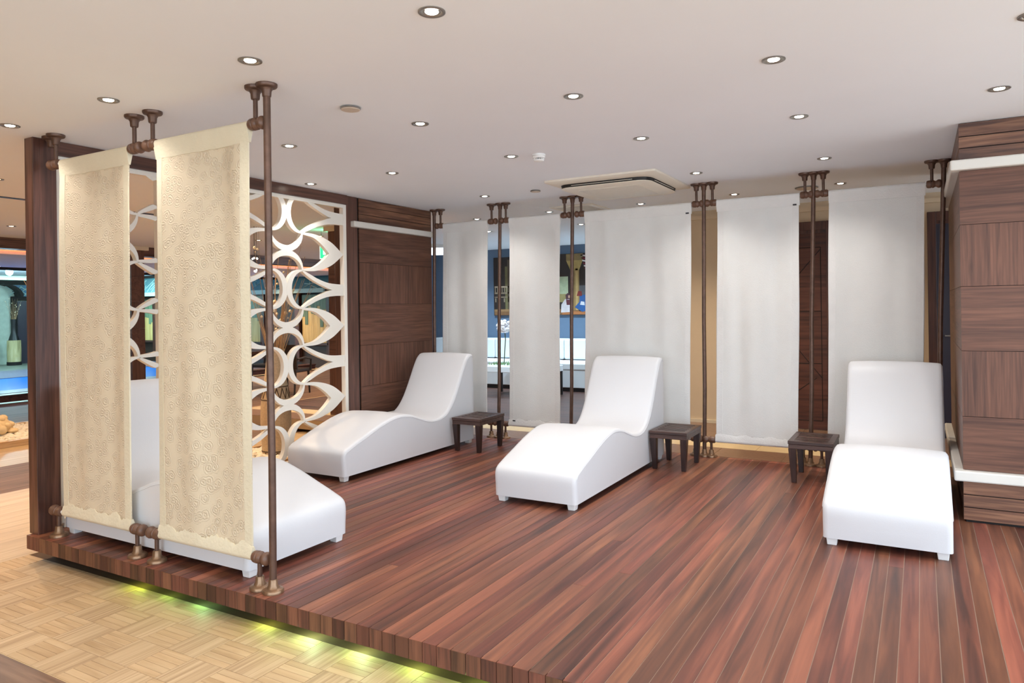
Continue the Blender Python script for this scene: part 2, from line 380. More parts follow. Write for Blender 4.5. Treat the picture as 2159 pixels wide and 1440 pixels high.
# ------------------------------------------------------------------ deck
DX0, DX1, DY1 = -2.50, 3.66, 4.052
PW = 0.0688
deck = thing('wooden_deck', 'raised platform of narrow reddish brown planks under the white loungers', 'deck', (0, 0, 0))
build('deck_base', MB().box(DX0 + 0.06, DX1, 0.13, DY1, FZ, -0.0225), M_dark, deck)
build('deck_bed', MB().box(DX0 + 0.012, DX1, 0.022, DY1, -0.022, -0.0016), M_caulk, deck)
build('soffit_board', MB().box(DX0 + 0.012, DX1, 0.022, 0.14, -0.078, -0.0225), M_dark, deck)
npl = int((DX1 - DX0) / PW)
rnd = random.Random(5)
for i in range(npl):
    xa = DX0 + i * PW
    cut = 0.6 + 2.9 * rnd.random()
    for a, b in (((0.0005, cut - 0.0008), (cut + 0.0008, DY1)) if rnd.random() < 0.22 else ((0.0005, DY1),)):
        build('plank', MB().box(-PW/2 + 0.0016, PW/2 - 0.0016, 0, b - a, -0.0015, 0.0), M_deck, deck, (xa + PW/2, a, 0))
fas = None
for i in range(npl):
    xa = DX0 + i * PW + PW / 2
    if fas is None:
        fas = build('fascia_block', MB().box(-PW/2 + 0.0015, PW/2 - 0.0015, 0, 0.022, -0.082, -0.0016), M_fascia, deck, (xa, 0, 0))
    else:
        share(fas, deck, (xa, 0, 0))
sd = None
for i in range(58):
    ya = 0.024 + i * PW
    if sd is None: sd = build('side_block', MB().box(0, 0.012, 0, PW - 0.002, -0.082, -0.0016), M_fascia, deck, (DX0, ya, 0))
    else: share(sd, deck, (DX0, ya, 0))

# green lights hidden under the front edge
M_led = emit('green_led', (190, 240, 120), 3.0)
for i, (x, e, c) in enumerate([(-1.50, 0.30, (0.7, 1.0, 0.12)), (-1.24, 0.16, (0.5, 1.0, 0.2)), (-0.98, 0.30, (0.35, 1.0, 0.45)), (-0.50, 0.30, (0.7, 1.0, 0.2)), (-0.22, 0.75, (0.62, 1.0, 0.55)), (0.08, 0.75, (0.62, 1.0, 0.5)), (0.38, 0.5, (0.6, 1.0, 0.3)), (0.68, 0.5, (0.55, 1.0, 0.3)), (0.95, 0.4, (0.55, 1.0, 0.3))]):
    t = thing('led_lamp', 'small green light under the deck edge, number %s from the left' % ['one', 'two', 'three', 'four', 'five', 'six', 'seven', 'eight', 'nine'][i], 'lamp', (x, 0.075, -0.079), group='green lights under the deck edge')
    build('housing', MB().box(-0.02, 0.02, -0.008, 0.008, -0.006, 0), M_black, t)
    build('lens', MB().box(-0.017, 0.017, -0.006, 0.006, -0.008, -0.006), M_led, t)
    ld = bpy.data.lights.new('led_light', 'POINT'); ld.energy = e; ld.color = c; ld.shadow_soft_size = 0.012
    lo = bpy.data.objects.new('led_light', ld); COL.objects.link(lo); lo.parent = t; lo.location = (0, 0, -0.022)

# ------------------------------------------------------------------ walnut panelled wall (left) and column (right)
JZ = [0.3125, 0.594, 0.991, 1.388, 1.785, 2.112]
wl = thing('panelled_wall', 'walnut panelled wall section behind the far left lounger', 'wall panel', (0, 0, 0))
WX = -2.45
build('core', MB().box(WX - 0.16, WX - 0.012, 2.935, 4.08, 0, H - 0.001), M_dark, wl)
for k in range(5):
    vert = (k % 2 == 1)
    build('panel', MB().box(-0.011, 0, 0, 1.148, 0, JZ[k+1] - JZ[k] - 0.003), M_walV if vert else M_walHY, wl, (WX, 2.932, JZ[k] + 0.0015))
for z0, z1 in ((0.0, 0.083), (0.083, 0.166), (0.166, 0.25), (2.168, 2.246), (2.246, 2.323), (2.323, 2.399)):
    build('board', MB().box(-0.011, 0, 0, 1.148, 0, z1 - z0 - 0.006), M_walPY, wl, (WX, 2.932, z0 + 0.003))
for z in (0.25, 2.112):
    build('rail_strip', MB().box(WX - 0.011, WX + 0.05, 2.815, 4.08, z, z + 0.056), M_strip, wl, bevel=0.008)
build('end_panel', MB().box(WX - 0.17, WX, 4.08, 4.092, 0, H - 0.001), M_walV, wl)

CX, CY0, CY1 = 2.41, 2.80, 4.72
JC = [0.314, 0.636, 1.03, 1.417, 1.788, 2.112]
cl = thing('panelled_column', 'large walnut panelled column with white rails at the right edge', 'column', (0, 0, 0))
build('core', MB().box(CX + 0.012, 3.64, CY0 + 0.012, CY1 - 0.012, 0, H - 0.001), M_dark, cl)
for k in range(5):
    vert = (k % 2 == 1); h_ = JC[k+1] - JC[k] - 0.003
    build('panel', MB().box(0, 1.23, 0, 0.011, 0, h_), M_walV if vert else M_walH, cl, (CX, CY0, JC[k] + 0.0015))
    for j in range(2):
        L_ = (CY1 - CY0 - 0.012) / 2
        build('panel', MB().box(0, 0.011, 0, L_ - 0.002, 0, h_), M_walV if vert else M_walHY, cl, (CX, CY0 + 0.012 + j * L_, JC[k] + 0.0015))
for z0, z1 in ((0.012, 0.09), (0.09, 0.166), (0.166, 0.25), (2.176, 2.247), (2.247, 2.317), (2.317, 2.399)):
    build('board', MB().box(0, 1.23, 0, 0.011, 0, z1 - z0 - 0.006), M_walPX, cl, (CX, CY0, z0 + 0.003))
    build('board', MB().box(0, 0.011, 0, CY1 - CY0 - 0.014, 0, z1 - z0 - 0.006), M_walPY, cl, (CX, CY0 + 0.012, z0 + 0.003))
for z in (0.252, 2.112):
    m_ = MB().box(CX - 0.048, 3.64, CY0 - 0.05, CY0 + 0.010, z, z + 0.062)
    build('rail_strip', m_, M_strip, cl, bevel=0.009)
    build('rail_strip', MB().box(CX - 0.048, CX + 0.010, CY0 + 0.0101, CY1, z, z + 0.062), M_strip, cl, bevel=0.009)
build('end_panel', MB().box(CX, 3.64, CY1 - 0.012, CY1, 0, H - 0.001), M_walV, cl)

# ------------------------------------------------------------------ partition frame and white lattice screen
pf = thing('partition_frame', 'dark walnut post and beam framing the white lattice screen', 'frame', (0, 0, 0))
build('post', MB().box(-2.525, -2.43, 0.03, 0.165, 0.0, H - 0.001), M_post, pf, bevel=0.002)
build('beam', MB().box(-2.525, -2.43, 0.166, 2.753, 2.312, H - 0.001), M_beam, pf, bevel=0.002)
build('mullion', MB().box(-2.60, -2.448, 2.753, 2.905, 0.0, H - 0.001), M_post, pf, bevel=0.002)
build('edge_strip', MB().box(-2.56, -2.462, 2.906, 2.929, 0.0, H - 0.001), M_dark, pf)

ls = thing('lattice_screen', 'white cut-out screen of interlaced circles and leaf shapes behind the front left curtains', 'screen', (0, 0, 0))
TX0, TX1 = -2.492, -2.45
ZT, ZB = 2.281, 0.052
def clip_rail(A, B, half):
    A2, B2 = [], []
    for p, q in zip(A, B):
        if p[0] <= half and q[0] <= half: A2.append(p); B2.append(q)
        else: break
    return A2, B2
def lattice(yc, half):
    mb = MB(); n = 0
    def put(A, B, s, clipz=True):
        nonlocal n
        A, B = clip_rail(A, B, half)
        if len(A) < 2: return
        zc = lambda p: (yc + s * p[0], min(max(p[1], ZB), ZT))
        A = [zc(p) for p in A]; B = [zc(p) for p in B]
        e = 0.0004 * (n % 5); n += 1
        mb.rails(A, B, TX0 + e, TX1 - e)
    for k in range(-1, 7):
        zA = 2.006 - 0.327 * k; zB = zA - 0.327; m = (zA + zB) / 2
        for s in (-1, 1):
            if k % 2 == 0:
                for sg, zz in ((1, zA), (-1, zB)):
                    A, B = [], []
                    for i in range(13):
                        t = PI / 2 * i / 12; wd = 0.007 + 0.019 * math.cos(t) ** 1.2
                        c, sn = math.cos(t), math.sin(t)
                        y, z = 0.175 * sn, zz - sg * (0.1635 - 0.019) * c
                        ny, nz = sn, -sg * c
                        A.append((y + ny * wd, z + nz * wd)); B.append((y - ny * wd, z - nz * wd))
                    put(A, B, s)
                out = catmull([(0.172, 0.004), (0.345, -0.004), (0.525, -0.058), (0.682, -0.1635)], 8)
                inn = catmull([(0.178, -0.014), (0.31, -0.034), (0.42, -0.095), (0.50, -0.1635)], 8)
                put([(u, zA + z) for u, z in out], [(u, zA + z) for u, z in inn], s)
                put([(u, zB - z) for u, z in out], [(u, zB - z) for u, z in inn], s)
            else:
                A, B = [], []
                for i in range(25):
                    t = PI * i / 24; wd = 0.007 + 0.021 * math.sin(t) ** 1.2
                    y, z = 0.175 - 0.153 * math.sin(t), m + 0.1635 * math.cos(t)
                    ny, nz = math.sin(t), -math.cos(t)
                    A.append((y + ny * wd, z + nz * wd)); B.append((y - ny * wd, z - nz * wd))
                put(A, B, s)
                aw = catmull([(0.172, 0.168), (0.25, 0.139), (0.345, 0.100), (0.465, 0.066), (0.58, 0.054), (0.70, 0.051)], 6)
                ne = catmull([(0.178, 0.152), (0.222, 0.122), (0.295, 0.082), (0.42, 0.033), (0.535, 0.0), (0.70, 0.0)], 6)
                put([(u, m + d) for u, d in aw], [(u, m + d) for u, d in ne], s)
                put([(u, m - d) for u, d in aw], [(u, m - d) for u, d in ne], s)
    return mb
for yc, half in ((0.525, 0.355), (1.105, 0.245), (2.03, 0.69)):
    build('lattice_panel', lattice(yc, half), M_lat, ls)
for ya, yb in ((0.166, 0.192), (0.852, 0.882), (1.328, 1.362), (2.714, 2.752)):
    build('frame_bar', MB().box(TX0 - 0.004, TX1 + 0.004, ya, yb, 0.03, 2.311), M_lat, ls, bevel=0.002)
for ya, yb in ((0.192, 0.852), (0.882, 1.328), (1.362, 2.714)):
    build('frame_bar', MB().box(TX0 - 0.004, TX1 + 0.004, ya, yb, ZT - 0.002, 2.311), M_lat, ls)
    build('frame_bar', MB().box(TX0 - 0.004, TX1 + 0.004, ya, yb, 0.001, ZB + 0.002), M_lat, ls)

# ------------------------------------------------------------------ loungers
def lounger_mesh(Ln, Wd):
    k = Ln / 1.88
    top = [(0.004, 0.10), (0.0, 0.19), (0.022, 0.238), (0.10, 0.272), (0.25, 0.322), (0.42, 0.378), (0.58, 0.418), (0.72, 0.430), (0.86, 0.412),
           (1.0, 0.369), (1.12, 0.334), (1.23, 0.324), (1.33, 0.336), (1.42, 0.378), (1.51, 0.468), (1.60, 0.605), (1.675, 0.735), (1.735, 0.826), (1.785, 0.868), (1.83, 0.882), (1.866, 0.872), (1.88, 0.846)]
    P = catmull(top, 5)
    P = [(s * k, z) for s, z in P]
    P = [(0.006, 0.042)] + P + [(Ln + 0.002, 0.5), (Ln - 0.004, 0.042)]
    n = len(P)
    # softly puffed and rounded cross-section
    secs = [(-1.0, 0.036), (-0.995, 0.016), (-0.965, 0.004), (-0.90, 0.0), (-0.5, -0.006), (0, -0.008), (0.5, -0.006), (0.90, 0.0), (0.965, 0.004), (0.995, 0.016), (1.0, 0.036)]
    cen = [(s, z) for s, z in P]
    # inward normals of the profile
    nor = []
    for i in range(n):
        a = P[i-1]; b = P[(i+1) % n]; t = Vector((b[0]-a[0], b[1]-a[1])).normalized(); nor.append((t.y, -t.x))
    cx = sum(p[0] for p in P) / n
    mb = MB(); vs = []; fs = []
    for u, ins in secs:
        for i in range(n):
            if i == 0: vs.append((u * Wd / 2, P[0][0] + max(ins, 0), P[0][1]))
            elif i == n - 1: vs.append((u * Wd / 2, P[i][0] - max(ins, 0), P[i][1]))
            else: vs.append((u * Wd / 2, P[i][0] + nor[i][0] * ins, P[i][1] + nor[i][1] * ins))
    for r in range(len(secs) - 1):
        for i in range(n):
            j = (i + 1) % n; fs.append((r*n + i, r*n + j, (r+1)*n + j, (r+1)*n + i))
    # side faces: fan strips between top profile and bottom edge
    for r in (0, len(secs) - 1):
        o = r * n
        bs = len(vs)
        idx = list(range(1, n - 1))
        for i in idx:
            x, y, z = vs[o + i]
            yb = min(max(y, 0.042), Ln - 0.040)
            vs.append((x, yb, 0.042))
        for a in range(len(idx) - 1):
            fs.append((o + idx[a], o + idx[a+1], bs + a + 1, bs + a))
        fs.append((o + 0, o + 1, bs)); fs.append((o + n - 2, o + n - 1, bs + len(idx) - 1))
    mb.add(vs, fs)
    # seam path along the side edge
    seam = [(0, P[i][0] + nor[i][0] * 0.022, P[i][1] + nor[i][1] * 0.022) for i in range(8, n - 3)]
    return mb, seam
def make_lounger(label, loc, rz, Ln=1.86, Wd=0.615):
    t = thing('lounger', label, 'lounger', loc, rz, 'white wave loungers on the deck')
    mb, seam = lounger_mesh(Ln, Wd)
    b = build('cushion', mb, M_leather, t, smooth=50)
    for s in (-1, 1):
        build('seam', MB().tube([(s * Wd / 2 * 0.998, p[1], p[2]) for p in seam], 0.0022, 6), M_leather, t, smooth=60)
    for s in (-1, 1):
        for y in (0.05, Ln - 0.05):
            build('foot', MB().taper(s * (Wd / 2 - 0.045), y, 0.0, 0.046, 0.024, 0.024, 0.029, 0.029), M_foot, t, bevel=0.004)
    return t
make_lounger('white wave lounger beside the walnut panelled wall, facing the viewer', (-1.97, 1.835, 0), 0)
make_lounger('white wave lounger in the middle of the deck', (-0.058, 1.92, 0), 0)
make_lounger('white wave lounger next to the walnut column at right', (2.022, 1.96, 0), 0)
make_lounger('white wave lounger behind the two cream curtains, turned sideways', (-0.69, 0.475, 0), PI / 2, 1.64, 0.70)

# ------------------------------------------------------------------ side tables
def make_table(label, x0, y0):
    t = thing('side_table', label, 'side table', (x0, y0, 0), 0, 'dark slatted side tables')
    W_, D_ = 0.312, 0.445
    for a, b, c, d in ((0, W_, 0, 0.042), (0, W_, D_ - 0.042, D_), (0, 0.042, 0.042, D_ - 0.042), (W_ - 0.042, W_, 0.042, D_ - 0.042)):
        build('frame_rail', MB().box(a, b, c, d, 0.288, 0.313), M_wenge, t, bevel=0.003)
    for k in range(6):
        ya = 0.056 + k * 0.0582
        build('slat', MB().box(0.040, W_ - 0.040, ya, ya + 0.037, 0.292, 0.311), M_wenge, t, bevel=0.002)
    for a, b, c, d in ((0.004, W_ - 0.004, 0.004, 0.024), (0.004, W_ - 0.004, D_ - 0.024, D_ - 0.004), (0.004, 0.024, 0.024, D_ - 0.024), (W_ - 0.024, W_ - 0.004, 0.024, D_ - 0.024)):
        build('apron', MB().box(a, b, c, d, 0.254, 0.2865), M_wenge, t, bevel=0.002)
    for sx in (0, 1):
        for sy in (0, 1):
            cx = 0.03 if sx == 0 else W_ - 0.03; cy = 0.03 if sy == 0 else D_ - 0.03
            build('leg', MB().taper(cx, cy, 0.0, 0.2535, 0.017, 0.017, 0.027, 0.027, 0.007 * (1 - 2*sx), 0.007 * (1 - 2*sy)), M_wengeZ, t, bevel=0.002)
    return t
make_table('dark slatted side table beside the lounger at the walnut wall', -1.62, 3.235)
make_table('dark slatted side table beside the middle lounger', 0.262, 3.325)
make_table('dark slatted side table beside the right-hand lounger', 1.328, 3.335)

# ------------------------------------------------------------------ poles, brackets, hanging fabric panels
FL = [(0.050, 0.0), (0.050, -0.010), (0.046, -0.016), (0.030, -0.021), (0.0225, -0.034), (0.0205, -0.058), (0.018, -0.062)]
def make_pole(label, xt, xb, y):
    t = thing('pole', label, 'pole', (xb, y, 0), 0, 'floor-to-ceiling bronze poles')
    d = xt - xb
    build('shaft', MB().tube([(0, 0, 0.02), (d * 0.25 + 0.004, 0, H * 0.25), (d * 0.5 - 0.002, 0, H * 0.5), (d * 0.75, 0, H * 0.75), (d, 0, H - 0.02)], 0.0172, 14), M_bronze, t, smooth=40)
    build('ceiling_flange', MB().lathe([(r, z) for r, z in FL], (d, 0, H - 0.0005), n=20), M_bronze, t, smooth=35)
    build('floor_flange', MB().lathe([(r, -z) for r, z in FL], (0, 0, 0.0005), n=20), M_brass, t, smooth=35)
    return t
KNOB = [(0.012, -0.044), (0.025, -0.041), (0.029, -0.032), (0.030, -0.014), (0.0265, -0.010), (0.0265, -0.007), (0.030, -0.003), (0.029, 0.006), (0.022, 0.016), (0.023, 0.022), (0.030, 0.031), (0.0325, 0.041), (0.030, 0.051), (0.021, 0.059), (0.006, 0.062)]
def make_bracket(label, x, y, z, side, top=True):
    """side: +1 when the round end points to +x"""
    if top:
        t = thing('ceiling_bracket', label, 'bracket', (x, y, H), 0, 'curtain brackets on the ceiling'); s = -1; L_ = H - z
        build('flange', MB().lathe([(r, zz - 0.0005) for r, zz in FL], n=18), M_bronze, t, smooth=35)
        build('stem', MB().tube([(0, 0, -0.05), (0, 0, -L_ + 0.024)], 0.0112, 10), M_bronze, t, smooth=40)
        kz = -L_
    else:
        t = thing('floor_bracket', label, 'bracket', (x, y, 0), 0, 'curtain brackets on the deck')
        build('flange', MB().lathe([(r, 0.0005 - zz) for r, zz in FL], n=18), M_brass, t, smooth=35)
        build('stem', MB().tube([(0, 0, 0.05), (0, 0, z - 0.024)], 0.0112, 10), M_bronze, t, smooth=40)
        kz = z
    build('knob', MB().lathe([(r, side * h) for r, h in KNOB], (side * 0.006, 0, kz), 'X', 18), M_knob, t, smooth=40)
    return t
def make_curtain(label, x0, x1, y, zt, zb, lean, cream, seed, folds=0.010, tagpos=None):
    """fabric panel stretched between an upper and a lower rod"""
    rn = random.Random(seed); xc = (x0 + x1) / 2; W_ = x1 - x0
    t = thing('fabric_panel', label, 'curtain', (xc, y, 0), 0, 'hanging fabric panels')
    ph = [rn.uniform(0, 6.28) for _ in range(8)]; fq = [rn.uniform(9, 15), rn.uniform(18, 26), rn.uniform(5, 8), rn.uniform(30, 42)]
    dx = lambda z: -lean * (1 - z / H)
    def off(u, v):      # u along x (m), v height fraction
        e = 0.35 + 0.65 * math.sin(PI * min(max(v, 0), 1)) ** 0.5
        a = math.sin(u * fq[0] + ph[0] + 0.8 * v) + 0.6 * math.sin(u * fq[1] + ph[1] - 1.2 * v) + 0.6 * math.sin(u * fq[2] + ph[2] + v) + 0.25 * math.sin(u * fq[3] + ph[3] + 2 * v)
        return folds * 0.5 * a * e
    nx, nz = 44, 56; vs = []; fs = []
    z0, z1 = zb + 0.045, zt - 0.075
    for j in range(nz + 1):
        v = j / nz; z = z0 + (z1 - z0) * v
        for i in range(nx + 1):
            u = -W_ / 2 + W_ * i / nx
            ex = 0.004 * math.sin(7 * v + ph[4 + (i > nx / 2)]) if i in (0, nx) else 0
            vs.append((u + ex + dx(z), off(u, v), z))
    for j in range(nz):
        for i in range(nx):
            a = j * (nx + 1) + i; fs.append((a, a + 1, a + nx + 2, a + nx + 1))
    c = build('cloth', MB().add(vs, fs), M_cream if cream else M_white, t, smooth=180)
    so = c.modifiers.new('thickness', 'SOLIDIFY'); so.thickness = 0.004; so.offset = 0
    for top in (True, False):
        zk = zt - 0.022 if top else zb + 0.022; sg = 1 if top else -1
        sec = [(0.020 * math.cos(a), sg * 0.021 * math.sin(a)) for a in [PI * q / 8 for q in range(9)]]
        hh = 0.082 if top else 0.050
        sec = [(-0.0055, -sg * hh), (0.0055, -sg * hh)] + sec if True else sec
        ns = len(sec); vs = []; fs = []; nn = 60
        for i in range(nn + 1):
            u = -W_ / 2 - 0.004 + (W_ + 0.008) * i / nn
            g = 0.004 if top else (0.012 if cream else 0.008)
            wob = g * (math.sin(u * 31 + ph[5]) * 0.5 + math.sin(u * 57 + ph[6]) * 0.35 + rn.uniform(-0.35, 0.35))
            for q, (yy, zz) in enumerate(sec):
                k = 1.0 if q >= 2 else 1.6
                bl = off(u, 1 if top else 0) if q < 2 else 0
                vs.append((u + dx(zk), yy * (1 + 6 * wob) + bl + wob * 0.25, zk + zz * (1 + (0.5 if q >= 2 else 0) * wob * 8) + (wob * (0.5 if top else 1.4) if q < 2 else 0)))
        for i in range(nn):
            for q in range(ns):
                r = (q + 1) % ns; fs.append((i*ns + q, i*ns + r, (i+1)*ns + r, (i+1)*ns + q))
        fs.append(tuple(range(ns))); fs.append(tuple(range(nn*ns + ns - 1, nn*ns - 1, -1)))
        build('upper_sleeve' if top else 'lower_sleeve', MB().add(vs, fs), M_creamh if cream else M_whiteh, t, smooth=55)
        build('rod', MB().tube([(-W_/2 - 0.075 + dx(zk), 0, zk), (W_/2 + 0.075 + dx(zk), 0, zk)], 0.011, 10), M_tube, t, smooth=40)
    for s in (-1, 1):    # stitched side hems
        u0 = s * (W_ / 2 - 0.028); vs = []; fs = []
        for j in range(nz + 1):
            v = j / nz; z = z0 + (z1 - z0) * v
            for uu in (u0 - 0.026, u0 + 0.026):
                vs.append((uu + dx(z), off(uu, v) - 0.0042, z)); vs.append((uu + dx(z), off(uu, v) + 0.0042, z))
        for j in range(nz):
            a = j * 4; b = a + 4; fs += [(a, a+2, b+2, b), (a+1, b+1, b+3, a+3), (a, b, b+1, a+1), (a+2, a+3, b+3, b+2)]
        fs += [(0, 1, 3, 2), (nz*4, nz*4+2, nz*4+3, nz*4+1)]
        build('side_hem', MB().add(vs, fs), M_creamh if cream else M_whiteh, t, smooth=60)
    if tagpos:
        u, z = tagpos
        build('tag', MB().box(u - 0.014, u + 0.014, -0.030, -0.024, z - 0.006, z + 0.006), M_tag, t)
    return t
YF, YB, ZK, ZKB = 0.08, 4.02, 2.222, 0.155
make_curtain('cream embossed fabric panel next to the dark corner post', -2.205, -1.543, YF, 2.244, 0.128, 0.025, True, 1, 0.024)
make_curtain('cream embossed fabric panel beside the nearest bronze pole', -1.306, -0.588, YF, 2.244, 0.128, 0.02, True, 2, 0.024)
NAMES = {'fa': 'cream panel next to the corner post', 'fb': 'cream panel beside the nearest pole', 'a': 'white panel closest to the walnut wall',
         'b': 'narrow white panel left of the middle lounger', 'c': 'wide white panel behind the middle lounger', 'd': 'white panel in front of the beige wall', 'e': 'white panel behind the right-hand lounger'}
def pair(key, xl, xr, y, lean):
    for side, x, nm in ((-1, xl, 'left'), (1, xr, 'right')):
        make_bracket('ceiling bracket, upper %s corner of the %s' % (nm, NAMES[key]), x, y, ZK, side, True)
        make_bracket('floor bracket, lower %s corner of the %s' % (nm, NAMES[key]), x - lean, y, ZKB - 0.005, side, False)
pair('fa', -2.272, -1.500, YF, 0.025); pair('fb', -1.340, -0.548, YF, 0.015)
BK = [('a', -2.225, -1.672, -2.27, -1.628, 21), ('b', -1.412, -0.842, -1.459, -0.797, 22), ('c', -0.578, 0.445, -0.622, 0.490, 23), ('d', 0.672, 1.343, 0.630, 1.385, 24), ('e', 1.570, 2.240, 1.524, 2.284, 25)]
for key, a, b, xl, xr, sd_ in BK:
    tp = {'b': (-0.255, 0.19), 'c': (0.48, 2.145), 'd': (0.30, 2.145)}.get(key)
    make_curtain({'a': 'white fabric panel closest to the walnut wall', 'b': 'narrow white fabric panel left of the middle lounger', 'c': 'wide white fabric panel behind the middle lounger',
                  'd': 'white fabric panel hanging before the beige wall', 'e': 'white fabric panel behind the right-hand lounger'}[key], a, b, YB, 2.244, 0.128, 0.042, False, sd_, {'a': 0.022, 'd': 0.034}.get(key, 0.016), tp)
    pair(key, xl, xr, YB, 0.04)
make_pole('nearest bronze pole at the front edge of the deck', -0.470, -0.474, YF)
for xt, xb, l in ((-2.352, -2.385, 'bronze pole against the end of the walnut wall'), (-1.526, -1.582, 'bronze pole behind the leftmost side table'), (-0.712, -0.765, 'bronze pole left of the middle lounger backrest'),
                  (0.556, 0.529, 'bronze pole behind the middle side table'), (1.452, 1.397, 'bronze pole in front of the mahogany door'), (2.364, 2.295, 'bronze pole beside the walnut column')):
    make_pole(l, xt, xb, YB)
cf = build('ceiling_flange', MB().lathe([(r, z) for r, z in FL], (0, 0, 0), n=20), M_bronze, None, (-2.36, 0.10, H - 0.0005), smooth=35)
tag(cf, 'empty bronze flange on the ceiling beside the dark corner post', 'flange')

# ------------------------------------------------------------------ ceiling fittings
ORD = ['first', 'second', 'third', 'fourth', 'fifth', 'sixth', 'seventh', 'eighth']
def make_downlight(label, x, y, power, color, z=H, warm=False, group='recessed ceiling downlights', big=1.0, ang=125):
    t = thing('downlight', label, 'downlight', (x, y, z), 0, group)
    r = 0.050 * big
    build('trim_ring', MB().lathe([(r, -0.0003), (r, -0.004), (r * 0.93, -0.006), (r * 0.74, -0.0045), (r * 0.66, -0.001)], n=28, cap=False), M_steel, t, smooth=40)
    build('reflector', MB().lathe([(r * 0.93, -0.0012), (r * 0.5, -0.0010)], n=28, cap=False), M_steel, t)
    build('bulb', MB().lathe([(r * 0.50, -0.0012), (r * 0.44, -0.0042), (r * 0.26, -0.0058), (0.002, -0.0064)], n=24), M_lampw if warm else M_lamp, t, smooth=60)
    ld = bpy.data.lights.new('downlight_beam', 'SPOT'); ld.energy = power; ld.color = color; ld.spot_size = math.radians(ang); ld.spot_blend = 0.9; ld.shadow_soft_size = 0.03
    lo = bpy.data.objects.new('downlight_beam', ld); COL.objects.link(lo); lo.parent = t; lo.location = (0, 0, -0.012)
    return t
NEU = (1.0, 0.96, 0.92)
ROWS = [('the row nearest the viewer', [(-2.264, -0.171), (-1.329, -0.164), (-0.278, -0.178), (0.679, -0.18), (1.64, -0.18), (2.58, -0.18)]),
        ('the second row from the viewer', [(-1.348, 1.039), (-0.30, 1.05), (0.678, 1.038), (1.652, 1.017), (2.58, 1.03)]),
        ('the third row from the viewer', [(-2.259, 2.125), (-1.386, 2.129), (-0.303, 2.115), (0.661, 2.104), (1.608, 2.096), (2.558, 2.081)]),
        ('the row level with the air conditioner', [(-1.404, 3.528), (0.634, 3.494), (1.595, 3.453)]),
        ('the row behind the white panels', [(-2.398, 4.95), (-1.40, 4.888), (-0.331, 4.892), (0.642, 4.815), (1.589, 4.732)])]
for rn_, pts in ROWS:
    for i, (x, y) in enumerate(pts):
        make_downlight('recessed round downlight, %s from the left in %s' % (ORD[i], rn_), x, y, SPOT_W * (3.0 if y > 4.5 and x > -0.5 else 1.6 if y > 1.9 else 0.9), (1.0, 0.84, 0.64) if y > 4.5 and x > -0.5 else NEU)
for i, (x, y) in enumerate([(-2.26, -1.4), (-1.3, -1.4), (-0.28, -1.4), (0.68, -1.4), (1.64, -1.4), (2.58, -1.4)]):  # unseen row, added to light the front floor
    make_downlight('recessed round downlight, %s from the left in the added unseen row above the viewer' % ORD[i], x, y, SPOT_W, (1.0, 0.87, 0.70))
WARM = (1.0, 0.70, 0.42)
for i, (x, y) in enumerate([(-7.275, 2.208), (-6.762, 2.47), (-6.406, 5.154), (-5.251, 5.257), (-4.1, 0.6), (-4.1, 2.6), (-5.4, -1.0), (-4.0, -1.6), (-6.9, 7.2), (-7.8, 0.2), (-7.6, 9.0)]):  # from the floor-band entry on: unseen lamps added to light the hall
    make_downlight('warm recessed downlight in the hall ceiling, %s' % ['at the far left edge', 'just right of the corner post', 'behind the nearest pole', 'near the green exit sign', 'added above the beige floor band', 'added above the patterned vase', 'added out of view at left', 'added further off to the left', 'added above the rattan chairs', 'added beside the pebble bed', 'added at the hall end'][i], x, y, HALL_W * (0.4 if x < -6.5 and y < 3 else 0.8), WARM, warm=True, group='warm hall downlights')
for i, (x, y) in enumerate([(-11.2, 9.4), (-11.2, 6.2), (-12.2, 10.6)]):  # soffit lamps added to brighten the far hall
    make_downlight('added warm fill light in the lower hall soffit, %s' % ['before the coloured boards', 'beside the dark hall column', 'closest to the teal canopy'][i], x, y, HALL_W, WARM, z=2.24, warm=True, group='warm hall downlights')
COOL = (0.66, 0.86, 1.0)
for i, (x, y) in enumerate([(-4.3, 6.2), (-3.0, 6.2), (-1.6, 6.2), (-4.3, 7.9), (-3.0, 7.9), (-1.6, 7.9)]):  # unseen lamps added to give the lounge its cool light
    make_downlight('added cool fill light over the blue lounge, %s' % ['front left', 'front middle', 'front right', 'rear left', 'rear middle', 'rear right'][i], x, y, COOL_W, COOL, group='added cool lounge lights')

ac = thing('air_conditioner', 'square ivory ceiling cassette air conditioner with black air slots', 'air conditioner', (-0.076, 3.62, H))
def rrect(a, b, r, n=8):
    P = []
    for cx, cy, a0 in ((a - r, b - r, 0), (-a + r, b - r, 90), (-a + r, -b + r, 180), (a - r, -b + r, 270)):
        for i in range(n + 1):
            t = math.radians(a0 + 90 * i / n); P.append((cx + r * math.cos(t), cy + r * math.sin(t)))
    return P
def loft(loops):
    n = len(loops[0][0]); vs = []; fs = []
    for P, z in loops: vs += [(x, y, z) for x, y in P]
    for k in range(len(loops) - 1):
        for i in range(n):
            j = (i + 1) % n; fs.append((k*n+i, k*n+j, (k+1)*n+j, (k+1)*n+i))
    fs.append(tuple(range(n))); fs.append(tuple(range((len(loops)-1)*n, len(loops)*n)))
    return MB().add(vs, fs)
build('face_plate', loft([(rrect(0.49, 0.50, 0.02), -0.0005), (rrect(0.49, 0.50, 0.02), -0.016), (rrect(0.482, 0.492, 0.02), -0.020), (rrect(0.41, 0.42, 0.06), -0.034)]), M_ac, ac, smooth=30)
build('air_slot', loft([(rrect(0.405, 0.415, 0.11), -0.033), (rrect(0.398, 0.408, 0.11), -0.060)]), M_black, ac, smooth=30)
